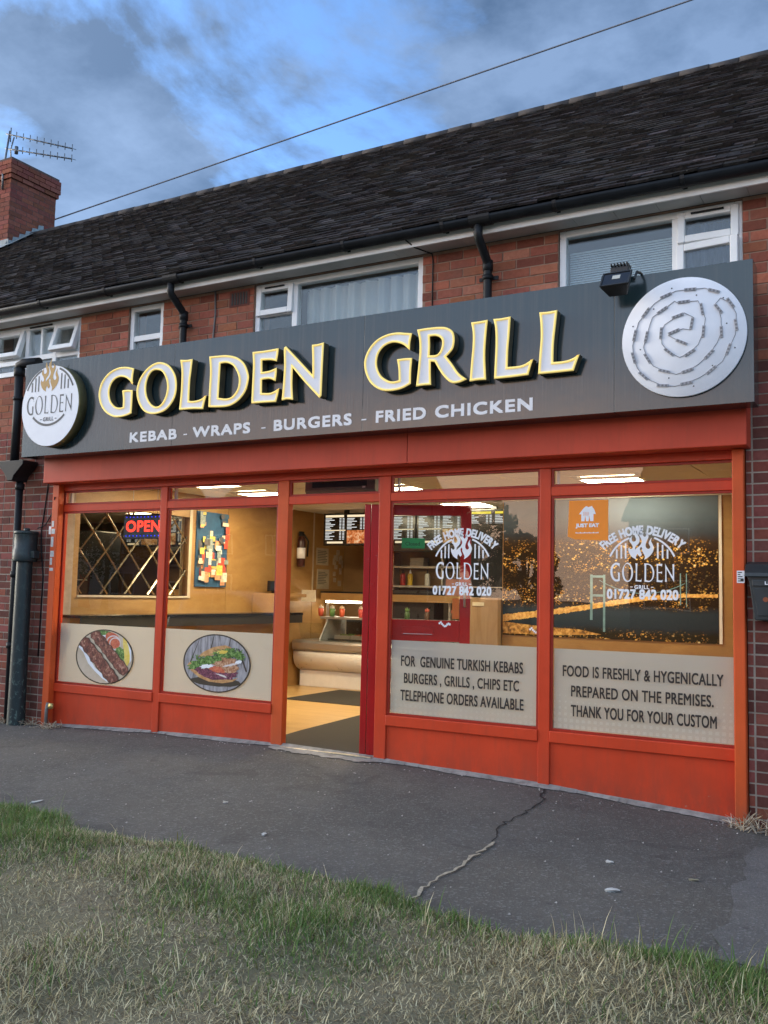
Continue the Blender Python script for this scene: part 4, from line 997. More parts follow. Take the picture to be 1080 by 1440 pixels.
o = k.build('orange_sticker', [simple('orange_paper', (0.93, 0.27, 0.012), .45, var=.04), M_white], PANES[4], recalc=False); o['label'] = 'orange square delivery sticker with white house mark'

# food photographs stuck to the left-hand windows
def blob(cx, cz, rx, rz, rot=0.0, jag=.06, seed=1, n=26):
    rr = random.Random(seed); out = []
    for k in range(n):
        a = 2 * PI * k / n; q = 1 + rr.uniform(-jag, jag); p, s_ = rx * math.cos(a) * q, rz * math.sin(a) * q
        out.append((cx + p * math.cos(rot) - s_ * math.sin(rot), cz + p * math.sin(rot) + s_ * math.cos(rot)))
    return out
class Print:
    def __init__(s, cx, cz, rx, rz, y): s.c = (cx, cz, rx, rz); s.y = y; s.k = MB(); s.n = 0
    def add(s, poly, mat):
        cx, cz, rx, rz = s.c; out = []
        for a, b in poly:
            r_ = math.hypot(a, b)
            if r_ > .965: a, b = a * .965 / r_, b * .965 / r_
            out.append((cx + a * rx, s.y - s.n * .0003, cz + b * rz))
        s.k.face(out, mat); s.n += 1
def tex(name, stops, scale, stretch=(1, 1, 1), detail=5, rough=.5, dist=.4):
    m = new_mat(name); t = NT(m); f = t.noise(t.coord(stretch), scale, detail, .62, dist)
    t.out(t.pbr(t.ramp(f, stops), rough)); MATS[name] = m; return m
M_meat = tex('print_meat', [(.30, (.035, .008, .006)), (.44, (.13, .028, .017)), (.56, (.26, .075, .045)), (.66, (.52, .28, .20))], 30)
M_plate = tex('print_plate', [(.3, (.52, .40, .27)), (.7, (.68, .56, .42))], 6)
M_rim = simple('print_rim', (0.05, .035, .02), .4)
M_tom = tex('print_tomato', [(.35, (.50, .05, .02)), (.65, (.70, .20, .09))], 40)
M_lem = tex('print_lemon', [(.3, (.75, .50, .04)), (.7, (.85, .68, .20))], 20)
M_leaf = tex('print_leaf', [(.36, (.02, .06, .008)), (.52, (.10, .22, .03)), (.66, (.32, .48, .14))], 42)
M_on = simple('print_onion', (.72, .62, .58), .5, var=.1)
M_bread = tex('print_bread', [(.3, (.42, .18, .05)), (.7, (.72, .42, .17))], 26)
M_plank = tex('print_planks', [(.25, (.06, .055, .055)), (.48, (.30, .28, .29)), (.75, (.50, .48, .49))], 10, (4, 1, .6))
M_cab = tex('print_cabbage', [(.35, (.035, .006, .02)), (.55, (.19, .03, .07)), (.70, (.50, .22, .28))], 55)
M_chick = tex('print_chicken', [(.33, (.20, .06, .02)), (.52, (.48, .22, .10)), (.70, (.74, .52, .36))], 40)
FM = [M_rim, M_plate, M_meat, M_tom, M_lem, M_leaf, M_on, M_bread, M_plank, M_cab, M_chick, M_white]
circ = [(math.cos(2 * PI * k / 64), math.sin(2 * PI * k / 64)) for k in range(64)]
def sc(p, s): return [(a * s, b * s) for a, b in p]
kp = Print(-6.790, .742, .385, .262, .0250)
kp.k.face([(kp.c[0] + a * kp.c[2], kp.y + .0003, kp.c[1] + b * kp.c[3]) for a, b in circ], 0)
kp.add(sc(circ, .955), 1)
kp.add([(-.96, .25), (-.80, .1), (-.62, -.25), (-.40, -.5), (-.12, -.72), (.12, -.94), (-.1, -.97), (-.5, -.84), (-.85, -.45)], 1)
kp.add([(-.93, .30), (-.74, .12), (-.55, -.28), (-.30, -.55), (-.02, -.80), (.22, -.96), (.30, -.92), (.05, -.7), (-.3, -.42), (-.5, -.1), (-.7, .25), (-.86, .42)], 11)
kp.add(blob(.02, .80, .36, .15, -.2, .12, 2), 5); kp.add(blob(.15, .62, .30, .22, 0, .1, 3), 11); kp.add(blob(.28, .60, .24, .30, .3, .05, 4), 3); kp.add(blob(.16, .70, .14, .2, .2, .05, 14), 3)
for q, rr0 in ((.30, .26), (.36, .20)):
    ring = [(q + rr0 * math.cos(a), .50 + rr0 * 1.15 * math.sin(a)) for a in np.linspace(0, 2 * PI, 26)] + [(q + (rr0 - .035) * math.cos(a), .50 + (rr0 - .035) * 1.15 * math.sin(a)) for a in np.linspace(2 * PI, 0, 26)]
    kp.add(ring, 6)
kp.add(blob(.52, .10, .22, .28, -.3, .16, 5), 5)
kp.add([(.62, .74), (.76, .62), (.88, .30), (.90, -.08), (.80, -.28), (.70, -.10), (.68, .2), (.63, .5)], 4); kp.add([(.80, .62), (.92, .30), (.93, -.05), (.88, -.16), (.88, .1), (.83, .4)], 11)
def skewer(a, b, w, mat, seed):
    A, B = Vector(a), Vector(b); d = (B - A).normalized(); n = Vector((-d.y, d.x)); L = []; R_ = []; rr = random.Random(seed)
    for i in range(15):
        t = i / 14; p = A.lerp(B, t); ww = w * (1 + .13 * math.sin(i * 2.4) + rr.uniform(-.05, .05)) * (1 if 0 < i < 14 else .6); L.append(tuple(p + n * ww)); R_.append(tuple(p - n * ww))
    return L + R_[::-1]
for a, b, w, sd_ in (((-.42, .90), (.78, -.55), .17, 3), ((-.80, .62), (.46, -.92), .19, 4)):
    kp.add(skewer(a, b, w * 1.13, 0, sd_), 0); kp.add(skewer(a, b, w, 0, sd_), 2)
    A, B = Vector(a), Vector(b); d = (B - A).normalized(); n = Vector((-d.y, d.x))
    for i in range(9):
        p = A.lerp(B, .07 + i * .106); q = [p + n * w * .75 - d * .03, p + n * w * .1 + d * .015, p - n * w * .35 + d * .05, p + n * w * .1 - d * .012]
        kp.add([tuple(x) for x in q], 10) if i % 3 == 0 else None
o = kp.k.build('food_picture', FM, PANES[0], recalc=False); o['label'] = 'round picture of two grilled kebab skewers on a plate'
sp2 = Print(-5.410, .757, .385, .258, .0250)
sp2.k.face([(sp2.c[0] + a * sp2.c[2], sp2.y + .0003, sp2.c[1] + b * sp2.c[3]) for a, b in circ], 0)
sp2.add(sc(circ, .955), 8)
for q in (-.62, -.1, .42): sp2.add([(q, .95), (q + .02, .95), (q - .16, -.1), (q - .2, -.1)], 0)
sp2.add([(.62, .55), (.66, .54), (.9, -.2), (.86, -.22)], 0)
sp2.add(blob(0, -.62, .75, .16, 0, .05, 7), 0)
sp2.add([(-.86, -.10), (-.76, -.30), (-.5, -.52), (-.2, -.64), (.2, -.66), (.5, -.58), (.66, -.44), (.5, -.50), (.0, -.56), (-.3, -.48), (-.6, -.28), (-.78, .0)], 7)
sp2.add([(-.55, .18), (-.40, .36), (-.1, .55), (.25, .64), (.42, .58), (.50, .45), (.2, .42), (-.2, .22)], 7)
sp2.add(blob(.0, -.30, .62, .26, -.05, .10, 8), 9); sp2.add(blob(.22, .05, .42, .24, -.1, .12, 9), 10); sp2.add(blob(.40, -.16, .26, .14, .2, .15, 19), 10); sp2.add(blob(.02, -.20, .24, .10, -.2, .2, 10), 3)
sp2.add(blob(-.30, .06, .42, .15, .35, .30, 11, 40), 5); sp2.add(blob(.30, .36, .42, .17, .12, .32, 12, 44), 5); sp2.add(blob(-.62, -.10, .24, .10, .45, .35, 13, 34), 5); sp2.add(blob(.64, .30, .20, .12, -.3, .35, 21, 34), 5)
sp2.add(blob(.18, .40, .16, .06, .1, .2, 14), 4); sp2.add(blob(-.26, -.12, .22, .06, .2, .3, 15), 11); sp2.add(blob(.66, .10, .10, .06, .2, .3, 16), 11); sp2.add(blob(.42, -.02, .20, .035, .3, .3, 17), 6); sp2.add(blob(.2, -.40, .16, .03, -.3, .3, 18), 6)
for i in range(26):
    rr = random.Random(100 + i); x, z = rr.uniform(-.7, .7), 0; z = .08 + .25 * (x + .3) + rr.uniform(-.12, .16); an = rr.uniform(.6, 2.5); L = rr.uniform(.10, .20)
    sp2.add([(x, z), (x + L * math.cos(an) + .02, z + L * math.sin(an)), (x + L * 1.2 * math.cos(an), z + L * 1.2 * math.sin(an)), (x + L * .6 * math.cos(an) - .03, z + L * .6 * math.sin(an))], 5)
o = sp2.k.build('food_picture', FM, PANES[1], recalc=False); o['label'] = 'round picture of a filled pitta sandwich on planks'

# the door, swung inward against the window beside it
HG = Vector((-3.862, .052)); EN = Vector((-3.105, .372)); dd = (EN - HG).normalized(); LW = (EN - HG).length
DM = Matrix(((dd.x, -dd.y, 0, HG.x), (dd.y, dd.x, 0, HG.y), (0, 0, 1, 0), (0, 0, 0, 1)))
D0, D1 = .112, 2.142
k = MB()
k.box(0, .085, 0, .045, D0, D1, M=DM); k.box(LW - .085, LW, 0, .045, D0, D1, M=DM)
for z0, z1 in ((D1 - .085, D1), (1.035, 1.205), (D0, D0 + .20)): k.box(.085, LW - .085, .001, .044, z0, z1, M=DM)
door = k.build('door', M_crim, SHOP, bevel=.004); door['label'] = 'crimson framed glass door standing open inward'
k = MB(); k.box(.083, LW - .083, .020, .026, 1.203, D1 - .083, M=DM); k.box(.083, LW - .083, .020, .026, D0 + .198, 1.037, M=DM); k.build('door_glass', M_glass, door)
k = MB(); k.box(.27, .53, -.006, .0, 1.082, 1.150, 0, M=DM); k.box(.28, .52, -.010, -.0062, 1.088, 1.095, 1, M=DM); k.build('letter_plate', [M_crim, simple('plate_shine', (.75, .5, .48), .25, .7)], door, bevel=.002)
k = MB(); k.tube([DM @ Vector((LW - .045, -.012, 1.32)), DM @ Vector((LW - .045, -.05, 1.33)), DM @ Vector((LW - .045, -.05, 1.50)), DM @ Vector((LW - .045, -.012, 1.51))], .010, 8); k.build('handle', simple('steel', (.55, .55, .55), .3, .9), door)
k = MB(); k.box(-.055, -.004, .0, .05, D0, D1, M=DM); k.build('hinge_stile', M_crim, door, bevel=.004)
k = MB(); k.box(.255, .445, .012, .0145, 1.785, 1.868, 0, M=DM)
lw = [(0.30, 0)]
vs, fs = text2d('Closed', .01); a = min(v[0] for v in vs); b = max(v[0] for v in vs); kx = .12 / (b - a)
i0 = len(k.v); k.v += [tuple(DM @ Vector((.285 + (p - a) * kx, .0112, 1.808 + q * kx))) for p, q in vs]
for f in fs: k.f.append(tuple(i0 + q for q in f)); k.m.append(1); k.s.append(False); k.tone.append(1)
k.build('closed_card', [simple('green_card', (.02, .30, .07), .5), simple('dark_green', (.004, .05, .012), .5)], door, recalc=False)
k = MB(); k.box(.62, LW - .09, .012, .0145, 1.405, 1.540, 0, M=DM); k.box(LW - .145, LW - .09, .012, .0145, 1.22, 1.385, 1, M=DM)
k.build('door_sticker', [simple('peach_paper', (.85, .32, .14), .5), simple('orange_strip', (.85, .20, .03), .5)], door)

# ------------------------------------------------------------------ the sign over the shop
SIGN = thing('shop_sign', (-4.2, -.4, 2.66), 'long dark grey shop sign with raised golden edged letters', 'sign')
def sign_mat():
    m = new_mat('sign_panel'); t = NT(m); v = t.coord()
    s = t.noise(t.coord((16, 1, .35)), 2.0, 6.0, .65); f = t.noise(v, 1.4, 4.0); fine = t.noise(t.coord((60, 1, 1.2)), 2.0, 4.0); drip = t.noise(t.coord((34, 1, .9)), 1.6, 5.0, .7)
    sx = t.n('ShaderNodeSeparateXYZ'); t.l(v, sx.inputs[0])
    below = t.ramp(sx.outputs[2], [(.05, .35), (.22, 1.0), (.30, 1.0), (.36, .15)])           # drips start under the raised letters
    col = t.mix(f, (.012, .026, .031), (.019, .036, .041))
    col = t.mix(t.math('MULTIPLY', t.ramp(s, [(.50, 0.0), (.72, 1.0)]), .35), col, (.055, .068, .066))
    col = t.mix(t.math('MULTIPLY', t.ramp(fine, [(.60, 0.0), (.74, 1.0)]), .3), col, (.02, .02, .02))
    col = t.mix(t.math('MULTIPLY', t.math('MULTIPLY', t.ramp(drip, [(.55, 0.0), (.64, 1.0)]), below), .65), col, (.018, .019, .019))
    col = t.mix(t.math('MULTIPLY', t.math('MULTIPLY', t.ramp(drip, [(.34, 1.0), (.44, 0.0)]), below), .4), col, (.11, .11, .10))
    ro = t.math('MULTIPLY_ADD', s, .20, .07)
    t.out(t.pbr(col, ro, 0, t.bump(f, .08, .03), .8)); MATS['sign_panel'] = m; return m
M_sign = sign_mat()
SX0, SX1, SZ0, SZ1 = -7.605, -.833, 2.665, 3.588
XS = -1.72
XP = [SX0, -5.66, -3.70, XS]
for q in range(3):
    k = MB(); k.box(XP[q] + (.0 if q == 0 else .0012), XP[q + 1] - .0012, -.400, -.205, SZ0, SZ1); k.build('sign_panel', M_sign, SIGN, bevel=.0012)
k = MB(); k.box(XS + .0015, SX1, -.4005, -.205, SZ0, SZ1 + .001); k.build('sign_panel', M_sign, SIGN, bevel=.0015)
k = MB()
for a in (-7.2, -5.6, -4.0, -2.6, -1.2): k.box(a, a + .06, -.204, -.01, 2.95, 3.0)
k.build('bracket', M_dark, SIGN)
M_face = simple('letter_acrylic', (.78, .78, .82), .16, var=.04, scale=4, spec=.6)
M_side = simple('letter_return', (.12, .10, .060), .38, .35, var=.2)
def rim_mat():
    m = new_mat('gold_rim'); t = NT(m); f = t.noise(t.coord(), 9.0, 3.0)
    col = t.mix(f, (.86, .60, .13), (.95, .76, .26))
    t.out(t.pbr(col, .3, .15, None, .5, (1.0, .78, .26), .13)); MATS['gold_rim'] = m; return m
M_rimg = rim_mat()
def rim(mb, c, y, w=.0155, h=.010):
    """a rounded trim running along the edge of the letter face"""
    if area2(c) < 0: c = c[::-1]
    P = [inset_path(c, d) for d in (-.0015, w * .25, w * .7, w)]
    hs = (0.0, -h, -h, 0.0); n = len(c); i0 = len(mb.v)
    for L, hh in zip(P, hs): mb.v += [(a, y + hh, b) for a, b in L]
    for r_ in range(3):
        for q in range(n):
            q2 = (q + 1) % n; mb.f.append((i0 + r_ * n + q, i0 + r_ * n + q2, i0 + (r_ + 1) * n + q2, i0 + (r_ + 1) * n + q)); mb.m.append(0); mb.s.append(False); mb.tone.append(1)
def rim_hole(mb, c, y, w=.0155, h=.010):
    if area2(c) > 0: c = c[::-1]
    P = [inset_path(c, d) for d in (-.0015, w * .25, w * .7, w)]
    hs = (0.0, -h, -h, 0.0); n = len(c); i0 = len(mb.v)
    for L, hh in zip(P, hs): mb.v += [(a, y + hh, b) for a, b in L]
    for r_ in range(3):
        for q in range(n):
            q2 = (q + 1) % n; mb.f.append((i0 + r_ * n + q, i0 + r_ * n + q2, i0 + (r_ + 1) * n + q2, i0 + (r_ + 1) * n + q)); mb.m.append(0); mb.s.append(False); mb.tone.append(1)
for n_, (ch_, cs) in enumerate(SIGN_LETTERS):
    cont = [smooth_outline(c, 5) for c in cs]
    vs, fs = fill2d(cont)
    k = MB(); k.mesh2d(vs, fs, -.484, 0); lf = k.build('letter', M_face, SIGN, recalc=False)
    for f in lf.data.polygons:
        if f.normal.y > 0: f.flip()
    s = MB()
    for c in cont:
        i0 = len(s.v); n = len(c); s.v += [(a, -.486, b) for a, b in c] + [(a, -.412, b) for a, b in c]
        for q in range(n):
            q2 = (q + 1) % n; s.f.append((i0 + q, i0 + q2, i0 + n + q2, i0 + n + q)); s.m.append(0); s.s.append(False); s.tone.append(1)
    s.mesh2d(vs, fs, -.414, 0)
    s.build('letter_return', M_side, lf)
    g = MB(); rim(g, cont[0], -.486)
    for c in cont[1:]: rim_hole(g, c, -.486)
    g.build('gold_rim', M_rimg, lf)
M_sub = simple('sign_white_letters', (.80, .79, .80), .35, var=.06, scale=20)
for body, a, b in (('KEBAB', -6.160, -5.598), ('WRAPS', -5.418, -4.790), ('BURGERS', -4.548, -3.795), ('FRIED', -3.577, -3.143), ('CHICKEN', -3.066, -2.299)):
    k = MB(); put_text(k, body, a, b, 2.723, 2.816, -.4028, 0, .07, 1.12); k.build('tagline_word', M_sub, SIGN, recalc=False)
for x in (-5.52, -4.675, -3.705):
    k = MB(); k.face([(x, -.4025, 2.752), (x + .043, -.4025, 2.752), (x + .043, -.4025, 2.762), (x, -.4025, 2.762)]); k.build('tagline_dash', M_sub, SIGN, recalc=False)
# round logo at the left end
k = MB(); k.lathe([(.0, -.10), (.388, -.10), (.392, -.096), (.392, 0), (.0, 0)], (-7.118, -.402, 3.122), 72, axis='y')
ld = k.build('logo_disc', [simple('disc_edge', (.20, .17, .075), .35, .5, var=.2)], SIGN)
k = MB(); k.disc((-7.118, -.5035, 3.122), .388, 'y', 72, 0)
y = -.5050
logo(k, -7.128, 3.036, .63, y, 1, 2, smile=True, th=.024)
k.build('disc_face', [simple('disc_white', (.80, .805, .84), .4, var=.03), simple('navy_vinyl', (.018, .026, .036), .4), simple('gold_vinyl', (.42, .22, .022), .4)], ld, recalc=False)
# bare round light panel at the right end
DCX, DCZ = -1.264, 3.125
k = MB(); k.lathe([(.0, -.022), (.394, -.022), (.396, -.020), (.396, -.004), (.0, -.004)], (DCX, -.404, DCZ), 80, axis='y')
rd = k.build('light_panel', simple('bare_panel', (.84, .845, .88), .85, var=.04, scale=6, spec=.15), SIGN)
mods = [(357, 168, -18), (535, 145, 3), (705, 178, 22), (820, 280, 58), (857, 440, 82), (803, 608, -70), (682, 745, -38), (505, 822, -8), (330, 825, 6), (185, 740, 45), (113, 600, 75), (122, 435, -78), (207, 275, -52),
        (330, 272, -30), (488, 230, 0), (618, 298, 80), (628, 462, -85), (735, 310, 55), (755, 480, 88), (668, 630, -45), (513, 733, -15), (342, 720, 18), (217, 615, 60), (210, 455, -78), (530, 605, -30), (378, 585, 42), (320, 440, -85), (443, 328, -15), (545, 395, -80), (415, 440, -18), (470, 522, 28)]
wpath = [(705, 178), (640, 150), (535, 145), (430, 142), (357, 168), (270, 215), (207, 275), (150, 340), (122, 435), (104, 510), (113, 600), (140, 680), (185, 740), (250, 785), (330, 825), (420, 838), (505, 822), (600, 790), (682, 745), (760, 690), (803, 608), (850, 510), (857, 440), (858, 360), (820, 280), (750, 235), (712, 275), (735, 310), (752, 380), (755, 480), (725, 550), (668, 630), (590, 695), (513, 733), (430, 752), (342, 720), (260, 675), (217, 615), (186, 530), (210, 455), (238, 360), (255, 315), (330, 272), (420, 215), (440, 230), (488, 230), (590, 235), (618, 298), (642, 370), (628, 462), (590, 550), (530, 605), (455, 632), (378, 585), (325, 520), (320, 440), (345, 380), (443, 328), (490, 310), (558, 352), (545, 395), (532, 440), (480, 425), (415, 440), (372, 463), (470, 522)]
def dp_(a, b): return (DCX + (a - 477) / 905 * .79, DCZ + (483 - b) / 865 * .79)
k = MB(); k.tube([(dp_(a, b)[0], -.4285, dp_(a, b)[1]) for a, b in wpath], .0022, 5); k.build('led_wire', simple('wire_lead', (.26, .26, .28), .5), rd)
M_led = [simple('led_case', (.36, .36, .38), .5), simple('led_lens', (.15, .15, .16), .3)]
for a, b, an in mods:
    k = MB(); x, z = dp_(a, b); M = Matrix.Translation((x, 0, z)) @ Matrix.Rotation(math.radians(an), 4, 'Y')
    k.box(-.038, .038, -.434, -.4265, -.009, .009, 0, M=M)
    for q in (-.024, 0, .024): k.box(q - .006, q + .006, -.436, -.4342, -.006, .006, 1, M=M)
    k.build('led_module', M_led, rd)
for q in range(12):
    k = MB(); a = q * PI / 6 + .2; r_ = .34 if q % 2 else .28; k.lathe([(.0, -.003), (.004, -.002), (.005, 0)], (DCX + r_ * math.cos(a), -.4262, DCZ + r_ * math.sin(a)), 8, axis='y'); k.build('screw', M_dark, rd)
# floodlight
FLD = thing('floodlight', (-1.66, -.45, 3.59), 'small black floodlight leaning out over the top of the sign', 'floodlight')
M_fl = simple('floodlight_black', (.016, .017, .018), .42, var=.3, scale=30)
LM = Matrix.Translation((-1.655, -.57, 3.50)) @ Matrix.Rotation(math.radians(-38), 4, 'X')
k = MB()
def frus(mb, a, b, mat=0):
    P = [tuple(LM @ Vector(p)) for p in a + b]; i = len(mb.v); mb.v += P
    for f in ((0, 1, 2, 3), (7, 6, 5, 4), (0, 4, 5, 1), (1, 5, 6, 2), (2, 6, 7, 3), (3, 7, 4, 0)): mb.f.append(tuple(i + q for q in f)); mb.m.append(mat); mb.s.append(False); mb.tone.append(1)
frus(k, [(-.098, -.03, -.075), (.098, -.03, -.075), (.098, -.03, .075), (-.098, -.03, .075)], [(-.06, .075, -.045), (.06, .075, -.045), (.06, .075, .045), (-.06, .075, .045)])
k.build('lamp_body', M_fl, FLD, bevel=.006)
k = MB(); bars(k, -.098, .098, -.075, .075, .012, -.040, -.0305, LM); k.build('front_frame', M_fl, FLD, bevel=.003)
k = MB(); k.box(-.085, .085, -.034, -.0308, -.062, .062, 0, M=LM); k.box(-.026, .026, -.0365, -.0345, -.006, .034, 1, M=LM); k.build('lens', [simple('lens_dark', (.012, .012, .014), .12), simple('led_chip', (.50, .49, .42), .5)], FLD)
k = MB(); k.box(-1.72, -1.60, -.50, -.43, 3.575, 3.635)
for q in range(6): k.box(-1.715 + q * .021, -1.705 + q * .021, -.52, -.41, 3.6355, 3.655)
k.build('driver_box', M_fl, FLD, bevel=.004)
k = MB(); k.tube([(-1.545, -.56, 3.51), (-1.54, -.50, 3.58), (-1.54, -.40, 3.60), (-1.54, -.33, 3.597)], .009, 6); k.tube([(-1.765, -.56, 3.51), (-1.77, -.50, 3.58), (-1.77, -.40, 3.60), (-1.77, -.33, 3.597)], .009, 6)
k.box(-1.78, -1.53, -.37, -.31, 3.5895, 3.598); k.build('bracket', M_fl, FLD)

# letterbox on the right pier
LBX = thing('letterbox', (-.76, -.02, 1.28), 'dark grey metal letterbox with white lettering on the right brick pier', 'letterbox')
M_lb = simple('letterbox_metal', (.022, .027, .029), .38, var=.2, scale=15)
k = MB(); k.prism([(-.915, 1.545), (-.925, 1.575), (-.92, 1.60), (-.62, 1.60), (-.615, 1.575), (-.625, 1.545), (-.655, 1.305), (-.665, 1.297), (-.875, 1.297), (-.885, 1.305)], -.135, -.012, 0); k.build('box_body', M_lb, LBX, bevel=.006)
k = MB(); k.prism([(-.16, 1.575), (-.155, 1.60), (-.10, 1.655), (-.012, 1.675), (-.012, 1.60)], -.94, -.60, 0, 'yz'); k.build('lid', M_lb, LBX, bevel=.004)
k = MB(); k.prism([(-.892, 1.50), (-.648, 1.50), (-.678, 1.325), (-.862, 1.325)], -.141, -.1352, 0); k.build('door', M_lb, LBX, bevel=.004)
k = MB(); k.box(-.895, -.645, -.145, -.1352, 1.515, 1.555); k.build('flap', simple('flap_grey', (.035, .042, .045), .35), LBX, bevel=.004)
k = MB(); put_text(k, 'LETTERS', -.818, -.668, 1.525, 1.546, -.1458, 0, .06); k.build('lettering', M_white, LBX, recalc=False)
k = MB(); k.disc((-.815, -.1415, 1.43), .016, 'y', 20); k.build('emblem', simple('copper', (.30, .10, .05), .35, .6), LBX)

# ------------------------------------------------------------------ inside the shop
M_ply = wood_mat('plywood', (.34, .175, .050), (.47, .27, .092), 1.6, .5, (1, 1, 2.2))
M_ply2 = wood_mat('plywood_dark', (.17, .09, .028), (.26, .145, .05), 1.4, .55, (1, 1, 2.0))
M_oak = wood_mat('oak_board', (.30, .18, .085), (.46, .31, .17), 2.0, .5, (3, 3, .5))
FL = .1
tag(MB().box(-7.62, -.90, .07, 6.0, .02, FL).build('shop_floor', wood_mat('vinyl_floor', (.50, .30, .10), (.66, .44, .19), 1.2, .32, (1, 5, 1))), kind='structure')
def ceil_mat():
    m = new_mat('ceiling_tile'); t = NT(m); f = t.noise(t.coord(), 40.0, 3.0)
    t.out(t.pbr(t.mix(f, (.62, .58, .50), (.70, .66, .58)), .9)); MATS['ceiling_tile'] = m; return m
cb_ = MB(); M_ceil = ceil_mat()
LIGHTS = [(-6.64, 1.42, 0), (-6.74, 2.48, 1), (-4.61, 2.33, 2), (-2.52, 2.34, 3), (-4.9, 4.4, 4)]
tiles = [(-7.62, -.90, .07, 6.0)]
cb_.box(-7.62, -.90, .071, 6.0, 2.585, 2.64)
for i in range(12):
    for j in range(10):
        x, y = -7.6 + i * .6, .1 + j * .6
        cx_, cy_ = x + .3, y + .3
        x1, y1 = min(x + .59, -.905), min(y + .59, 5.99)
        if x1 - x < .05 or y1 - y < .05: continue
        if any(abs(cx_ - a) < .33 and abs(cy_ - b) < .33 for a, b, _ in [(-6.7, 1.3, 0), (-6.7, 2.5, 0), (-4.9, 2.5, 0), (-2.5, 2.5, 0), (-4.9, 4.3, 0)]): continue
        cb_.box(x, x1, y, y1, 2.552, 2.5845)
tag(cb_.build('ceiling', M_ceil), kind='structure')
M_lamp = emit('lamp_diffuser', (1.0, .82, .54), 13.5)
for (x, y, w, h, lab) in ((-7.0, 1.0, .6, .6, 'square ceiling light nearest the left windows'), (-7.0, 2.2, .6, .6, 'square ceiling light second from the left windows'), (-5.2, 2.2, .6, .6, 'square ceiling light above the doorway aisle'), (-2.8, 2.2, .6, .6, 'square ceiling light in front of the city mural'), (-5.2, 4.0, .6, .6, 'square ceiling light above the serving counter')):
    t = thing('ceiling_light', (x + .3, y + .3, 2.55), lab, 'ceiling light', 'ceiling lights in the shop')
    k = MB(); bars(k, 0, .59, 0, .59, .018, 0, .03, Matrix.Translation((x, y, 2.55)) @ Matrix.Rotation(-PI / 2, 4, 'X') @ Matrix.Translation((0, -.03, 0))); k.build('light_frame', M_pvcw, t)
    k = MB(); k.box(x + .018, x + .572, y + .018, y + .572, 2.556, 2.575); k.build('diffuser', M_lamp, t)
# walls inside: parts of the building
k = MB()
for a, b in ((.075, .34), (2.08, 2.76), (2.765, 3.99), (3.995, 4.71), (4.72, 6.0)): k.box(-7.64, -7.555, a, b, FL + .001, 2.584)
k.box(-7.64, -7.555, .34, 2.08, FL + .001, 1.322); k.box(-7.64, -7.555, .34, 2.08, 2.27, 2.584)
k.box(-7.66, -7.641, .075, 6.0, FL, 2.584)
k.build('plywood_wall', M_ply, TERR)
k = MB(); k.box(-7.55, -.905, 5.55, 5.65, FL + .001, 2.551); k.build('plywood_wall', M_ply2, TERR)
k = MB(); k.box(-.99, -.906, .075, 5.5, FL + .001, 2.551); k.build('plywood_wall', M_ply, TERR)
k = MB(); k.box(-3.985, -.995, 3.2, 3.3, FL + .001, 2.551); k.build('partition_wall', M_ply, TERR)
k = MB(); k.box(-7.552, -7.545, 2.035, 2.082, 1.32, 2.45); k.box(-7.552, -7.545, 4.70, 4.73, 1.32, 2.55); k.box(-7.552, -7.54, .34, 2.08, 1.30, 1.323); k.build('wall_strip', simple('strip_cream', (.55, .46, .33), .5), TERR)
k = MB(); k.box(-3.984, -.996, 3.160, 3.199, 2.47, 2.551); k.build('cove_trim', M_ceil, TERR)
# lattice mirror on the left wall
mir = thing('lattice_mirror', (-7.60, 1.2, 1.33), 'large dark mirror crossed by a diamond lattice on the left wall', 'mirror')
m = new_mat('mirror'); t = NT(m); gl = t.n('ShaderNodeBsdfGlossy'); gl.inputs[0].default_value = (.62, .58, .50, 1); gl.inputs['Roughness'].default_value = .02; t.out(gl.outputs[0])
k = MB(); k.box(-7.62, -7.612, .345, 2.075, 1.325, 2.265); k.build('mirror_glass', m, mir)
k = MB(); M_lat = simple('lattice_metal', (.30, .26, .19), .25, .85, var=.2)
p = .36
def latt(y0, z0, sgn):
    pts = []
    n = 40
    return pts
for q in range(-6, 14):
    for sgn in (1, -1):
        # lines z = z0 + sgn * 1.15 (y - y0), clipped to the mirror
        y0 = .345 + q * p; seg = []
        for yv in np.linspace(.36, 2.06, 240):
            z = (1.325 if sgn > 0 else 2.265) + sgn * 1.12 * (yv - y0)
            if 1.335 <= z <= 2.255: seg.append((yv, z))
        if len(seg) > 6:
            a, b = seg[0], seg[-1]; k.tube([(-7.606, a[0], a[1]), (-7.606, b[0], b[1])], .0095, 4, smooth=False)
k.build('lattice', M_lat, mir)
# notice board on the left wall
nb = thing('notice_board', (-7.55, 2.45, 1.44), 'blue notice board crowded with coloured leaflets', 'notice board')
k = MB(); k.box(-7.554, -7.536, 2.155, 2.735, 1.44, 2.36); k.build('board', simple('board_blue', (.025, .085, .17), .6, var=.2), nb)
k = MB(); rr = random.Random(17); cols = [(.75, .62, .45), (.80, .74, .62), (.10, .09, .09), (.62, .30, .15), (.05, .10, .16), (.70, .55, .12), (.55, .08, .05), (.25, .30, .28)]
for i in range(96):
    y, z = rr.uniform(2.16, 2.66), rr.uniform(1.45, 2.02) if i < 82 else rr.uniform(2.0, 2.33); w, h = rr.uniform(.04, .12), rr.uniform(.04, .13)
    if i >= 82: y = 2.165 + .02 * rr.random() if i % 2 else rr.uniform(2.55, 2.66)
    w = min(w, 2.73 - y); h = min(h, 2.35 - z); x = -7.5358 + i * .0004; k.box(x, x + .0003, y, y + w, z, z + h, i % len(cols))
k.build('leaflet', [simple('leaflet_%s' % n_, c, .6, var=.35, scale=50) for n_, c in zip(('cream', 'white', 'black', 'brick', 'navy', 'yellow', 'red', 'grey'), cols)], nb)
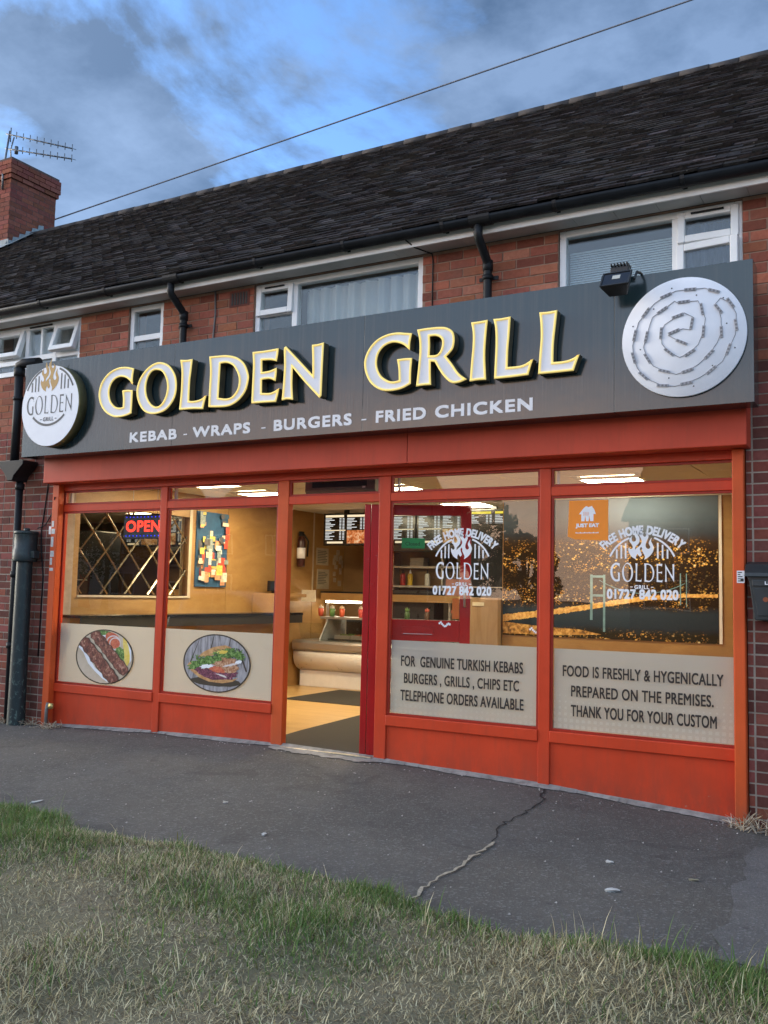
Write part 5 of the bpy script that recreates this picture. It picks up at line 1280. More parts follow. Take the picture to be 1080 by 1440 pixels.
# shelf along the left wall
sh_ = thing('wall_shelf', (-7.40, 2.1, 1.0), 'long black eating shelf along the left wall under the mirror', 'shelf')
k = MB(); k.box(-7.545, -7.24, .14, 4.05, 1.092, 1.122); k.build('shelf_top', simple('shelf_black', (.016, .016, .017), .18, var=.3), sh_, bevel=.003)
k = MB(); k.box(-7.27, -7.25, .14, 4.05, .985, 1.0915)
for y in (.5, 1.3, 2.1, 2.9, 3.7): k.box(-7.545, -7.271, y, y + .03, .985, 1.0915)
k.build('apron', simple('apron_dark', (.028, .025, .022), .4), sh_)
# cream cabinet with a till screen
cc = thing('till_cabinet', (-7.3, 3.6, FL), 'low wooden till cabinet against the left wall', 'cabinet')
k = MB(); k.box(-7.54, -7.2, 3.30, 3.33, 1.124, 1.36); k.box(-7.54, -7.2, 3.331, 4.059, 1.33, 1.375); k.build('cabinet_body', M_ply, cc, bevel=.003)
ts = thing('till_screen', (-7.35, 3.7, 1.376), 'small dark till screen standing on the wooden cabinet', 'screen')
k = MB(); k.box(-7.44, -7.40, 3.48, 3.80, 1.40, 1.54); k.box(-7.46, -7.38, 3.60, 3.68, 1.376, 1.40); k.build('screen', M_black, ts, bevel=.005)
k = MB(); k.box(-7.399, -7.397, 3.50, 3.78, 1.415, 1.525); k.build('display', simple('screen_blue', (.03, .045, .07), .15), ts)
fe = thing('fire_extinguisher', (-7.49, 4.31, 1.75), 'dark red fire extinguisher hanging on the plywood wall', 'fire extinguisher')
k = MB(); k.lathe([(.0, 0), (.055, .005), (.06, .03), (.06, .36), (.045, .42), (.02, .44), (.0, .44)], (-7.485, 4.31, 1.75), 16); k.build('cylinder', simple('extinguisher_red', (.045, .010, .008), .35), fe)
k = MB(); k.lathe([(.0605, .12), (.0612, .12), (.0612, .27), (.0605, .27)], (-7.485, 4.31, 1.75), 16); k.build('label_band', M_white, fe)
k = MB(); k.box(-7.51, -7.46, 4.28, 4.34, 2.19, 2.25); k.tube([(-7.47, 4.33, 2.22), (-7.43, 4.40, 2.12), (-7.44, 4.40, 1.90)], .012, 6); k.build('valve', M_black, fe)
for lab, a, b, c, d in (('pale framed notice on plywood wall, upper of two', 4.80, 5.12, 1.80, 2.05), ('cream paper notice on plywood wall, lower of two', 4.83, 5.15, 1.45, 1.74)):
    t = thing('notice', (-7.55, a, c), lab, 'notice')
    k = MB(); k.box(-7.5545, -7.548, a, b, c, d, 0); k.build('paper', simple('notice_paper', (.45, .38, .26), .6), t)
    k = MB()
    for r_ in range(8): k.box(-7.5478, -7.5472, a + .03, b - .03 - R.uniform(0, .1), d - .05 - r_ * .024, d - .04 - r_ * .024)
    k.build('print', simple('notice_ink', (.12, .10, .08), .7), t)
k = MB(); rr = random.Random(6)
for i in range(14):
    y, z = rr.uniform(5.25, 5.5), rr.uniform(1.45, 2.0); k.box(-7.5545 + .0003 * i, -7.5543 + .0003 * i + .001, y, min(y + rr.uniform(.04, .1), 5.545), z, z + rr.uniform(.04, .12))
tag(k.build('paper_slips', simple('slip_paper', (.42, .35, .25), .6, var=.3, scale=20), org=(-7.55, 5.4, 1.45)), 'cluster of small paper slips pinned near the wall corner', 'notices')

# serving counter
ct = thing('serving_counter', (-6.2, 4.5, FL), 'cream and steel refrigerated serving counter with glass front', 'counter')
M_cream = simple('counter_cream', (.88, .85, .78), .3, var=.04)
M_steel = simple('counter_steel', (.50, .48, .45), .36, .8, var=.04, scale=3)
CXA, CXB = -7.50, -4.62
k = MB(); k.box(CXA + .02, CXB, 4.36, 4.98, FL, .325); k.build('base', simple('base_white', (.74, .71, .66), .4, var=.04), ct, bevel=.006)
k = MB(); prof = [(4.98, .33), (4.36, .33), (4.30, .36), (4.24, .42), (4.215, .50), (4.22, .585), (4.26, .598), (4.98, .598)]
k.prism(prof, CXA, CXB, 0, 'yz', True); k.build('front_panel', M_cream, ct)
k = MB(); k.prism([(4.26, .600), (4.20, .603), (4.175, .63), (4.17, .70), (4.19, .735), (4.26, .742), (4.98, .742), (4.98, .60)], CXA, CXB, 0, 'yz'); k.build('bumper_rail', M_steel, ct, bevel=.006)
M_cg = glass_mat('counter_glass', (.90, .93, .93), 1.6)
k = MB(); k.prism([(4.24, .743), (4.248, .743), (4.448, 1.035), (4.44, 1.035)], -7.08, CXB, 0, 'yz'); k.build('display_glass', M_cg, ct)
k = MB(); k.prism([(4.235, .743), (4.90, .743), (4.90, 1.035), (4.435, 1.035)], -7.10, -7.081, 0, 'yz'); k.prism([(4.235, .743), (4.90, .743), (4.90, 1.035), (4.435, 1.035)], CXB, CXB + .019, 0, 'yz'); k.build('end_panel', simple('end_grey', (.38, .38, .37), .3), ct)
k = MB(); k.box(CXA + .3, CXB + .02, 4.41, 4.80, 1.036, 1.068); k.build('top_ledge', M_steel, ct, bevel=.004)
k = MB(); k.box(-7.07, CXB, 4.42, 4.94, .750, .765, 0); k.box(-7.07, CXB, 4.90, 4.94, .766, 1.03, 0); k.build('tray_bed', simple('tray_dark', (.07, .075, .08), .25, .5), ct)
k = MB(); k.prism([(4.36, .743), (4.37, .743), (4.30, .98), (4.29, .98)], CXA + .02, -7.11, 0, 'yz'); k.build('side_screen', M_cg, ct)
rr = random.Random(8)
fm = [tex('salad_green', [(.35, (.03, .10, .02)), (.65, (.20, .34, .08))], 30), tex('salad_red', [(.35, (.35, .05, .02)), (.65, (.6, .18, .08))], 30), tex('salad_pale', [(.35, (.45, .42, .36)), (.65, (.75, .74, .70))], 30), tex('salad_brown', [(.35, (.10, .05, .02)), (.65, (.3, .17, .08))], 30)]
for i in range(9):
    x = -7.0 + i * .262; t = thing('food_tray', (x + .12, 4.65, .766), 'steel food tray of salad and meat behind the counter glass', 'tray', 'food trays in the display counter')
    k = MB(); bars(k, 0, .245, 0, .34, .012, 0, .05, Matrix.Translation((x, 4.48, .766)) @ Matrix.Rotation(-PI / 2, 4, 'X') @ Matrix.Translation((0, -.05, 0))); k.build('tray', M_steel, t)
    k = MB(); G_ = 7
    for a in range(G_):
        for b in range(G_):
            cx_, cy_ = x + .015 + .215 * (a + .5) / G_, 4.495 + .31 * (b + .5) / G_; h = .035 + rr.uniform(0, .035); s = .02
            k.face([(cx_ - s, cy_ - s, .77 + h * .4), (cx_ + s, cy_ - s, .77 + h * .5), (cx_ + rr.uniform(-s, s), cy_, .77 + h)]); k.face([(cx_ + s, cy_ - s, .77 + h * .5), (cx_ + s, cy_ + s, .77 + h * .6), (cx_ + rr.uniform(-s, s), cy_, .77 + h)]); k.face([(cx_ - s, cy_ - s, .77 + h * .4), (cx_ + rr.uniform(-s, s), cy_, .77 + h), (cx_ - s, cy_ + s, .77 + h * .5)])
    k.box(x + .013, x + .232, 4.493, 4.808, .768, .785); k.build('food', fm[i % 4], t)
labs = ['red and white paper cup at left end of the counter ledge', 'green topped sauce pot beside the left paper cup', 'red paper cup in the middle of the counter ledge', 'red paper cup by the door edge on the counter ledge', 'small pot of green herbs on the counter ledge', 'dark sauce jar with red label on the counter ledge', 'dark sauce jar nearest the wooden cabinet on the ledge']
for i, (x, col, col2) in enumerate(((-7.28, (.60, .10, .05), (.7, .6, .5)), (-7.09, (.10, .22, .06), (.6, .55, .45)), (-6.93, (.65, .12, .05), (.7, .5, .3)), (-6.62, (.60, .08, .06), (.65, .5, .4)), (-5.90, (.05, .10, .03), (.10, .2, .05)), (-5.60, (.10, .05, .03), (.4, .08, .05)), (-5.22, (.09, .05, .03), (.35, .1, .06)))):
    t = thing('sauce_pot' if i in (1, 4) else ('sauce_jar' if i > 4 else 'paper_cup'), (x, 4.55, 1.069), labs[i], 'pot' if i in (1, 4) else ('jar' if i > 4 else 'cup'))
    k = MB(); k.lathe([(.0, 0), (.032, 0), (.042, .11), (.040, .11), (.036, .06)] if i < 4 else [(.0, 0), (.036, 0), (.038, .075), (.028, .09), (.028, .10), (.0, .10)], (x, 4.55, 1.069), 14); k.build('body', simple('pot_%s' % ('scarlet', 'olive', 'red', 'ruby', 'moss', 'brown', 'umber')[i], col, .4), t)
    k = MB(); k.lathe([(.0, .10), (.030, .105), (.034, .125), (.02, .14), (.0, .142)], (x, 4.55, 1.069), 10)
    for q in range(6): k.tube([(x, 4.55, 1.17), (x + .03 * math.cos(q), 4.55 + .03 * math.sin(q), 1.20 + .012 * (q % 3))], .006, 4)
    k.build('top', simple('top_%s' % ('tan', 'sand', 'buff', 'pink', 'leaf', 'rust', 'clay')[i], col2, .5), t)
k = MB(); k.box(-7.53, -7.30, 4.42, 4.44, 1.27, 1.43); tag(k.build('price_card', simple('card_cream', (.62, .55, .42), .6), org=(-7.42, 4.43, 1.27)), 'cream price card standing on the left end of the counter', 'card')
gy = thing('serving_shelf', (-6.2, 4.95, 1.3), 'wooden serving shelf on posts above the counter', 'shelf')
k = MB(); k.box(CXA, CXB, 4.86, 5.16, 1.295, 1.395); k.build('shelf_board', M_ply, gy, bevel=.004)
k = MB(); k.box(CXA, CXB, 4.859, 5.16, 1.396, 1.42); k.build('shelf_top', M_black, gy)
k = MB()
for x in (CXA + .02, -6.4, -5.5, CXB - .06): k.box(x, x + .03, 4.99, 5.02, FL, 1.294)
k.build('post', M_steel, gy)
tl = thing('strip_light', (-7.1, 4.90, 1.28), 'bright strip light under the wooden serving shelf', 'strip light')
k = MB(); k.tube([(-7.42, 4.90, 1.270), (-6.83, 4.90, 1.270)], .014, 8); k.build('tube', emit('tube_light', (1, .88, .68), 12.0), tl)
k = MB(); k.box(-7.44, -6.81, 4.885, 4.915, 1.2845, 1.2945); k.build('batten', M_pvcw, tl)
bk = thing('back_counter', (-6, 5.35, FL), 'steel back counter and shelves against the rear wall', 'counter')
k = MB(); k.box(-7.3, -4.1, 5.22, 5.54, FL, 1.0); k.build('cabinet', M_steel, bk, bevel=.004)
k = MB(); k.box(-6.6, -4.1, 5.36, 5.54, 1.50, 1.53); k.box(-6.6, -4.1, 5.36, 5.54, 1.78, 1.81)
for x in (-6.6, -5.8, -5.0, -4.13): k.box(x, x + .03, 5.36, 5.54, 1.002, 1.995)
k.build('shelving', M_steel, bk)
k = MB(); k.box(-6.5, -5.72, 5.0, 5.30, 1.002, 1.46); k.build('warming_cabinet', simple('warm_dark', (.06, .055, .055), .3, .5), bk, bevel=.006)
bl = ['tall red sauce bottle on the back shelf, leftmost', 'tall yellow sauce bottle beside the leftmost red one', 'white sauce bottle on the back shelf', 'brown vinegar bottle on the back shelf', 'dark red sauce bottle near the right end of the back shelf', 'orange sauce bottle at the right end of the back shelf']
for i, (x, c) in enumerate(((-6.45, (.45, .03, .02)), (-6.33, (.7, .45, .03)), (-6.05, (.7, .68, .62)), (-5.62, (.12, .05, .02)), (-4.85, (.28, .02, .02)), (-4.70, (.75, .25, .03)))):
    t = thing('sauce_bottle', (x, 5.43, 1.531), bl[i], 'bottle', 'sauce bottles on the back shelf')
    k = MB(); k.lathe([(.0, 0), (.036, .0), (.038, .01), (.038, .14), (.028, .17), (.0, .175)], (x, 5.43, 1.531), 14); k.build('bottle_body', simple('bottle_%s' % ('red', 'yellow', 'white', 'brown', 'maroon', 'orange')[i], c, .3), t)
    k = MB(); k.lathe([(.016, .17), (.014, .19), (.006, .225), (.0, .226)], (x, 5.43, 1.531), 10); k.build('nozzle', M_white if i % 2 else M_black, t)
xl = ['stack of white takeaway boxes on the top back shelf, left', 'stack of brown takeaway boxes in the middle of the top back shelf', 'stack of white takeaway boxes on the top back shelf, right']
for i, (x, n) in enumerate(((-6.2, 2), (-5.45, 2), (-4.75, 2))):
    t = thing('box_stack', (x, 5.45, 1.811), xl[i], 'boxes', 'takeaway boxes on the top shelf')
    for q in range(n): k = MB(); k.box(x - .11 + .006 * q, x + .11 + .004 * q, 5.37, 5.53, 1.811 + q * .06, 1.868 + q * .06); k.build('box', simple('card_brown', (.30, .19, .10), .7) if i == 1 else simple('box_white', (.62, .6, .55), .6), t, bevel=.006)
hd = thing('extractor_hood', (-5.6, 5.3, 1.85), 'dull steel extractor hood hanging over the back counter', 'hood')
k = MB(); k.prism([(5.05, 2.02), (5.54, 2.02), (5.54, 2.36), (5.3, 2.36), (5.05, 2.12)], -6.5, -4.2, 0, 'yz'); k.build('canopy', simple('hood_steel', (.20, .19, .17), .4, .6, var=.2), hd, bevel=.004)
k = MB(); k.box(-5.7, -5.2, 5.32, 5.52, 2.361, 2.551); k.build('duct', simple('hood_steel', (.2, .19, .17), .4), hd)
# menu screens
M_scr = simple('screen_black', (.012, .012, .014), .15)
M_txt = emit('menu_text', (.95, .95, .92), .24)
M_hdr = emit('menu_header', (1.0, .80, .52), .30)
M_hdr2 = emit('menu_header_yellow', (1.0, .80, .10), .28)
def food_emit(name, stops, scale):
    m = new_mat(name); t = NT(m); f = t.noise(t.coord(), scale, 4.0, .6, 1.0); e = t.n('ShaderNodeEmission'); t.l(t.ramp(f, stops), e.inputs[0]); e.inputs[1].default_value = .26; t.out(e.outputs[0]); MATS[name] = m; return m
M_fe1 = food_emit('menu_photo_wings', [(.3, (.10, .01, .005)), (.5, (.75, .22, .06)), (.68, (.95, .62, .35))], 22)
M_fe2 = food_emit('menu_photo_burger', [(.3, (.05, .02, .01)), (.5, (.55, .25, .08)), (.7, (.9, .75, .45))], 14)
labs = ['menu screen with two text columns, leftmost over the counter', 'menu screen with fried chicken photo seen beside the door', 'menu screen behind the open door glass, above the closed card', 'menu screen with yellow headings nearest the mural']
for i in range(4):
    x0 = -7.175 + i * .735; x1 = x0 + .715; z0, z1 = 2.055, 2.505; y = 4.40
    t = thing('menu_screen', ((x0 + x1) / 2, y, z0), labs[i], 'menu screen', 'menu screens above the counter')
    k = MB(); k.box(x0, x1, y, y + .05, z0, z1); k.box((x0 + x1) / 2 - .04, (x0 + x1) / 2 + .04, y + .02, y + .04, z1, 2.551); k.build('casing', M_scr, t, bevel=.004)
    k = MB(); rr = random.Random(40 + i); yy = y - .0015
    cols_ = ((x0 + .03, x0 + .36), (x0 + .385, x1 - .02))
    for c_, (a, b) in enumerate(cols_):
        k.box(a, b - .03, yy, y - .0003, z1 - .055, z1 - .025, 2 if i == 3 else 1)
        photo = (i in (0, 2) and c_ == 1) or (i in (1, 3) and c_ == 0)
        nrow = 8 if photo else 17
        for r_ in range(nrow):
            z = z1 - .080 - r_ * .0205
            if not photo and r_ == 8: k.box(a, b, yy, y - .0003, z, z + .012, 1); continue
            if not photo and r_ > 14: 
                if r_ == 16: k.box(a + .03, b - .04, yy, y - .0003, z - .012, z + .014, 1)
                continue
            k.box(a, a + rr.uniform(.06, .16), yy, y - .0003, z, z + .010, 0); k.box(b - .10, b - .07, yy, y - .0003, z, z + .010, 0); k.box(b - .05, b - .02, yy, y - .0003, z, z + .010, 0)
        if photo: k.box(a, b, yy, y - .0003, z0 + .03, z0 + .21, 3 if i < 2 else 4)
    k.build('display', [M_txt, M_hdr, M_hdr2, M_fe1, M_fe2], t)
# fridge tower and oak cabinet by the mural
fr = thing('drinks_fridge', (-4.30, 3.75, FL), 'tall black drinks fridge between counter and mural wall', 'fridge')
k = MB(); k.box(-4.52, -3.99, 3.45, 4.05, FL, 2.25); k.build('cabinet', simple('fridge_black', (.012, .012, .013), .25), fr, bevel=.01)
k = MB(); k.box(-4.50, -4.01, 3.43, 3.449, .35, 1.95); k.build('door', simple('fridge_glass', (.02, .021, .023), .06), fr, bevel=.004)
k = MB()
for z in (.8, 1.15, 1.5): k.box(-4.49, -4.02, 3.425, 3.4295, z, z + .012)
k.build('shelf_edge', M_steel, fr)
oc = thing('oak_cabinet', (-4.16, 3.2, FL), 'plain oak veneered cabinet in front of the black fridge', 'cabinet')
k = MB(); k.box(-4.345, -3.995, 3.10, 3.42, FL, 1.386); k.build('cabinet_body', M_oak, oc, bevel=.003)
k = MB(); k.box(-4.30, -4.16, 3.094, 3.0985, 1.295, 1.335); k.build('label', simple('cabinet_label', (.70, .62, .45), .6), oc)
# city mural
def mural_mat():
    m = new_mat('mural_print'); t = NT(m); v = t.coord()
    s = t.n('ShaderNodeSeparateXYZ'); t.l(v, s.inputs[0]); z = t.math('ADD', s.outputs[2], 1.0)   # height above the floor line: the mural stands at 1.0
    n = t.noise(v, 5.0, 5.0, .6); zz = t.math('MULTIPLY_ADD', t.math('SUBTRACT', n, .5), .10, z)
    r = t.ramp(t.math('MULTIPLY', zz, .33), [(.30, (.03, .018, .008)), (.345, (.03, .02, .010)), (.37, (.03, .042, .06)), (.42, (.035, .05, .07)), (.445, (.03, .018, .010)), (.54, (.022, .014, .010)), (.63, (.03, .018, .010)), (.66, (.05, .03, .02)), (.69, (.05, .06, .08)), (.74, (.10, .135, .18)), (.82, (.20, .27, .35))])
    zone = t.ramp(t.math('MULTIPLY', zz, .33), [(.02, .9), (.345, .95), (.365, .0), (.425, .0), (.445, 1.0), (.49, .95), (.52, .12), (.55, .15), (.575, 1.0), (.655, .9), (.68, 0.0)])
    col = r
    for sc_, d0, n_, lo, tint in ((44.0, .30, 6.0, .46, (.72, .36, .07)), (25.0, .26, 4.5, .49, (.95, .58, .15)), (15.0, .19, 6.0, .50, (1.0, .80, .42))):
        sp = t.vor(t.coord((1, 1, 1.25)), sc_); dot = t.ramp(sp.outputs['Distance'], [(d0 * .6, 1.0), (d0 * 1.35, 0.0)])
        pick = t.ramp(t.noise(v, n_, 3.0, .65), [(lo, 0.0), (lo + .07, 1.0)])
        col = t.mix(t.math('MULTIPLY', t.math('MULTIPLY', dot, pick), zone), col, tint)
    t.out(t.pbr(col, .7, 0, None, .08)); MATS['mural_print'] = m; return m
mu = thing('city_mural', (-2.8, 3.19, 1.0), 'wide wall mural of a suspension bridge and city lights at night', 'mural')
k = MB(); k.box(-3.975, -1.675, 3.192, 3.1985, .985, 2.47); k.build('print', mural_mat(), mu)
k = MB(); deck = [(-3.97, 1.17), (-3.5, 1.235), (-3.0, 1.315), (-2.7, 1.37), (-2.4, 1.42), (-2.0, 1.455), (-1.68, 1.46)]
rr = random.Random(12)
def mz(x): return float(np.interp(x, [p[0] for p in deck], [p[1] for p in deck]))
xs = np.linspace(-3.97, -1.68, 90)
for i in range(len(xs) - 1):
    w0, w1 = .022 * (1.7 - i / 89) * rr.uniform(.8, 1.3), .022 * (1.7 - (i + 1) / 89)
    k.face([(xs[i], 3.1905, mz(xs[i]) - w0), (xs[i + 1], 3.1905, mz(xs[i + 1]) - w1), (xs[i + 1], 3.1905, mz(xs[i + 1]) + w1), (xs[i], 3.1905, mz(xs[i]) + w0)], 0)
for x, zb_, zt_, w in ((-2.98, 1.18, 1.66, .028), (-2.84, 1.06, 1.66, .024), (-2.05, 1.36, 1.68, .012), (-1.99, 1.34, 1.68, .010)): k.face([(x, 3.190, zb_), (x + w, 3.190, zb_), (x + w, 3.190, zt_), (x, 3.190, zt_)], 1)
for zc_ in (1.64, 1.44): k.face([(-2.952, 3.1898, zc_ - .012), (-2.84, 3.1898, zc_ - .012), (-2.84, 3.1898, zc_ + .012), (-2.952, 3.1898, zc_ + .012)], 1)
cabl = [(x, 1.47 + .62 * ((x + 2.42) ** 2)) for x in np.linspace(-2.88, -2.0, 30)]
for a, b in zip(cabl[:-1], cabl[1:]): k.face([(a[0], 3.1896, a[1] - .004), (b[0], 3.1896, b[1] - .004), (b[0], 3.1896, b[1] + .004), (a[0], 3.1896, a[1] + .004)], 1)
k.face([(-3.97, 3.1895, 1.0), (-3.4, 3.1895, 1.0), (-2.85, 3.1895, 1.03), (-3.1, 3.1895, 1.075), (-3.5, 3.1895, 1.09), (-3.97, 3.1895, 1.13)], 2)
k.build('picture_details', [tex('mural_gold', [(.35, (.60, .26, .04)), (.62, (.95, .62, .20))], 30), simple('mural_steel', (.16, .30, .36), .5, var=.3), tex('mural_lamplit', [(.35, (.05, .03, .01)), (.5, (.55, .27, .05)), (.68, (.9, .58, .18))], 18)], mu, recalc=False)
k = MB(); k.box(-1.668, -1.640, 3.186, 3.1995, .985, 2.47); k.build('edge_trim', M_pvc, mu)
# OPEN sign
op = thing('open_sign', (-6.4, .16, 1.89), 'lit red OPEN sign with blue dots hanging in the left window', 'sign')
ox0, ox1, oz0, oz1 = -6.745, -6.225, 1.885, 2.128
k = MB(); k.box(ox0, ox1, .155, .18, oz0, oz1); k.build('panel', simple('led_panel', (.012, .012, .02), .3), op, bevel=.006)
k = MB(); vs_, fs_ = text2d('OPEN', 0.0, 1.05)
put_text(k, 'OPEN', ox0 + .035, ox1 - .04, oz0 + .07, oz1 - .065, .1532, 0, .05, 1.05); k.build('letters', emit('red_led', (1.0, .035, .02), 1.1), op, recalc=False)
k = MB()
for i in range(10):
    for z in (oz0 + .03, oz1 - .03): x = ox0 + .035 + i * .047; k.box(x, x + .009, .1525, .1545, z - .0045, z + .0045)
k.build('dots', emit('blue_led', (.03, .04, 1.0), .8), op)
k = MB(); k.tube([(ox0 + .1, .17, oz1), (ox0 + .1, .17, 2.552)], .003, 5); k.tube([(ox1 - .1, .17, oz1), (ox1 - .1, .17, 2.552)], .003, 5); k.build('chain', M_steel, op)
# air curtain above the door
ac = thing('air_curtain', (-4.35, .4, 2.29), 'grey air curtain heater fixed above the doorway inside', 'heater')
k = MB(); k.prism([(.30, 2.30), (.32, 2.275), (.50, 2.275), (.53, 2.31), (.53, 2.42), (.30, 2.42)], -4.70, -3.98, 0, 'yz'); k.build('casing', simple('heater_grey', (.16, .145, .13), .4, .3), ac, bevel=.006)
k = MB(); k.box(-4.62, -4.06, .295, .2995, 2.33, 2.39); k.build('grille', M_black, ac)
k = MB(); k.box(-4.10, -4.07, .292, .2948, 2.315, 2.33); k.build('badge', M_white, ac)
k = MB(); k.box(-4.6, -4.57, .40, .43, 2.4205, 2.551); k.box(-4.1, -4.07, .40, .43, 2.4205, 2.551); k.build('hanger', M_steel, ac)
# dark mats on the floor
for lab, pts in (('dark triangular floor mat just inside the doorway', [(-4.66, .13), (-3.0, .13), (-3.0, 3.3), (-5.2, 2.42), (-5.06, .9), (-4.95, .13)]), ('dark triangular floor mat in front of the counter', [(-6.70, 2.86), (-5.0, 2.86), (-4.7, 3.05), (-4.7, 4.2), (-6.72, 4.2)])):
    k = MB(); k.prism(pts, FL + .001, FL + .007, 0, 'xy'); tag(k.build('floor_mat', simple('mat_dark', (.030, .027, .022), .9, var=.3, scale=40, bump=.4), org=(pts[0][0], pts[0][1], FL)), lab, 'mat')
# ------------------------------------------------------------------ grass verge
def grass_mat():
    m = new_mat('grass_blade'); t = NT(m)
    a = t.n('ShaderNodeVertexColor', layer_name='tone')
    d = t.n('ShaderNodeBsdfPrincipled'); t.l(a.outputs[0], d.inputs['Base Color']); d.inputs['Roughness'].default_value = .6; d.inputs['Specular IOR Level'].default_value = .25
    tl = t.n('ShaderNodeBsdfTranslucent'); t.l(a.outputs[0], tl.inputs[0])
    mx = t.n('ShaderNodeMixShader'); mx.inputs[0].default_value = .28; t.l(d.outputs[0], mx.inputs[1]); t.l(tl.outputs[0], mx.inputs[2]); t.out(mx.outputs[0]); return m
M_grass = grass_mat()
G = np.random.default_rng(4)
gk = G.normal(size=(40, 2)) * np.array([3.0, 3.0]); gp = G.uniform(0, 6.28, 40); ga = 1 / (0.6 + np.hypot(gk[:, 0], gk[:, 1]))
def field(x, y, f=1.0, o=0.0):
    s = np.zeros_like(x)
    for k in range(40): s += ga[k] * np.sin(f * (gk[k, 0] * x + gk[k, 1] * y) + gp[k] * (1 + o))
    return s / 2.6
def grass(n, x0, x1, y0, y1, hmul, name):
    x = G.uniform(x0, x1, n); dy = G.uniform(0, 1, n) ** 1.25
    edge = np.array([verge_edge(v) for v in np.linspace(-20, 6, 1301)]); e = np.interp(x, np.linspace(-20, 6, 1301), edge)
    y = e + .025 - dy * (e - y0) - G.uniform(0, .02, n)
    d = e - y
    fz = field(x, y); fz2 = field(x, y, 2.3, 1.0)
    green = .62 * np.exp(-(d / .22) ** 2) + .85 * np.exp(-((x + 5.0) / 1.5) ** 2 - ((d - .35) / .55) ** 2) + .75 * np.exp(-((x + .2) / .9) ** 2 - (d / .55) ** 2) + .75 * fz + .35 * fz2 - .12
    green -= .65 * np.exp(-((x + 3.25) / .45) ** 2 - ((d - .05) / .2) ** 2)
    isg = (green + G.normal(0, .5, n)) > .70 + .25 * np.clip((d - .7) / .8, 0, 1)
    keep = G.uniform(0, 1, n) < np.where(isg, 1.0, np.clip(.88 + .4 * fz2, .62, 1.0)); x, y, d, isg, fz, fz2 = x[keep], y[keep], d[keep], isg[keep], fz[keep], fz2[keep]; n = len(x)
    L = np.where(isg, G.uniform(.028, .072, n), G.uniform(.020, .058, n)) * (1 + .5 * np.clip(fz2, -.6, 1)) * hmul
    tall = G.uniform(0, 1, n) < (.006 + .02 * np.exp(-((x + .6) / .8) ** 2 - (d / .3) ** 2)); L = np.where(tall, L * 2.0 + .03, L)
    w = np.where(isg, G.uniform(.0014, .0030, n), G.uniform(.0009, .0025, n)); w = np.where(tall, w * 1.1, w)
    az = G.uniform(0, 2 * np.pi, n); lean = np.where(isg, G.uniform(.15, .9, n), G.uniform(.35, 1.45, n)); lean = np.where(tall, G.uniform(.05, .35, n), lean); curl = G.uniform(.1, 1.0, n)
    dirx, diry = np.cos(az), np.sin(az); px_, py_ = -diry, dirx
    base = np.vectorize(verge_z)(x, y) - .004
    V = []; cxp, czp = np.zeros(n), np.zeros(n)
    for s, (wd) in enumerate((1.0, .85, .55, .0)):
        if s: an = lean + curl * (s - 1) * .45; cxp = cxp + np.sin(an) * L / 3; czp = czp + np.cos(an) * L / 3
        cz_ = np.maximum(czp, .003)
        if wd > 0:
            for sg in (-1, 1): V.append(np.stack([x + dirx * cxp + px_ * w * wd * sg, y + diry * cxp + py_ * w * wd * sg, base + cz_], 1))
        else: V.append(np.stack([x + dirx * cxp, y + diry * cxp, base + cz_], 1))
    V = np.stack(V, 1).reshape(-1, 3)
    tri = np.array([[0, 1, 3], [0, 3, 2], [2, 3, 5], [2, 5, 4], [4, 5, 6]])
    F = (np.arange(n)[:, None, None] * 7 + tri[None]).reshape(-1, 3)
    g1, g2 = np.array([.050, .095, .020]), np.array([.125, .190, .050]); s1, s2 = np.array([.20, .165, .095]), np.array([.46, .41, .28]); br = np.array([.13, .10, .06])
    t = G.uniform(0, 1, (n, 1)); g1, g2, s1, s2, br = g1 * 1.5, g2 * 1.5, s1 * np.array([1.85, 1.82, 1.65]), s2 * np.array([1.85, 1.82, 1.65]), br * 1.3; C = np.where(isg[:, None], g1 + (g2 - g1) * t, s1 + (s2 - s1) * t ** 1.2)
    br_m = (~isg) & (G.uniform(0, 1, n) < .30); C = np.where(br_m[:, None], br * (0.7 + .7 * t), C); C = np.where((tall & isg)[:, None], C * 1.25, C)
    yel = isg & (G.uniform(0, 1, n) < .16); C = np.where(yel[:, None], np.array([.20, .20, .07]) * (.7 + .6 * t), C)
    me = bpy.data.meshes.new(name); me.vertices.add(len(V)); me.vertices.foreach_set('co', V.astype(np.float32).ravel())
    me.loops.add(F.size); me.loops.foreach_set('vertex_index', F.astype(np.int32).ravel())
    me.polygons.add(len(F)); me.polygons.foreach_set('loop_start', np.arange(0, F.size, 3, dtype=np.int32)); me.polygons.foreach_set('loop_total', np.full(len(F), 3, np.int32))
    me.polygons.foreach_set('use_smooth', np.ones(len(F), bool)); me.update(calc_edges=True)
    ca = me.color_attributes.new('tone', 'FLOAT_COLOR', 'POINT'); A = np.ones((len(V), 4), np.float32); A[:, :3] = np.repeat(C, 7, 0); ca.data.foreach_set('color', A.ravel())
    me.materials.append(M_grass); o = bpy.data.objects.new(name, me); COL.objects.link(o); return o, V, F, A
gparts = [grass(190000, -6.3, .9, -4.75, 0, 1.0, 'a'), grass(26000, -14, -6.3, -5.2, 0, 1.1, 'b'), grass(9000, .9, 5, -4.6, 0, 1.1, 'c')]
off = 0; VV, FF, AA = [], [], []
for o, V, F, A in gparts:
    VV.append(V); FF.append(F + off); AA.append(A); off += len(V); bpy.data.objects.remove(o)
V, F, A = np.concatenate(VV), np.concatenate(FF), np.concatenate(AA)
me = bpy.data.meshes.new('grass'); me.vertices.add(len(V)); me.vertices.foreach_set('co', V.astype(np.float32).ravel())
me.loops.add(F.size); me.loops.foreach_set('vertex_index', F.astype(np.int32).ravel())
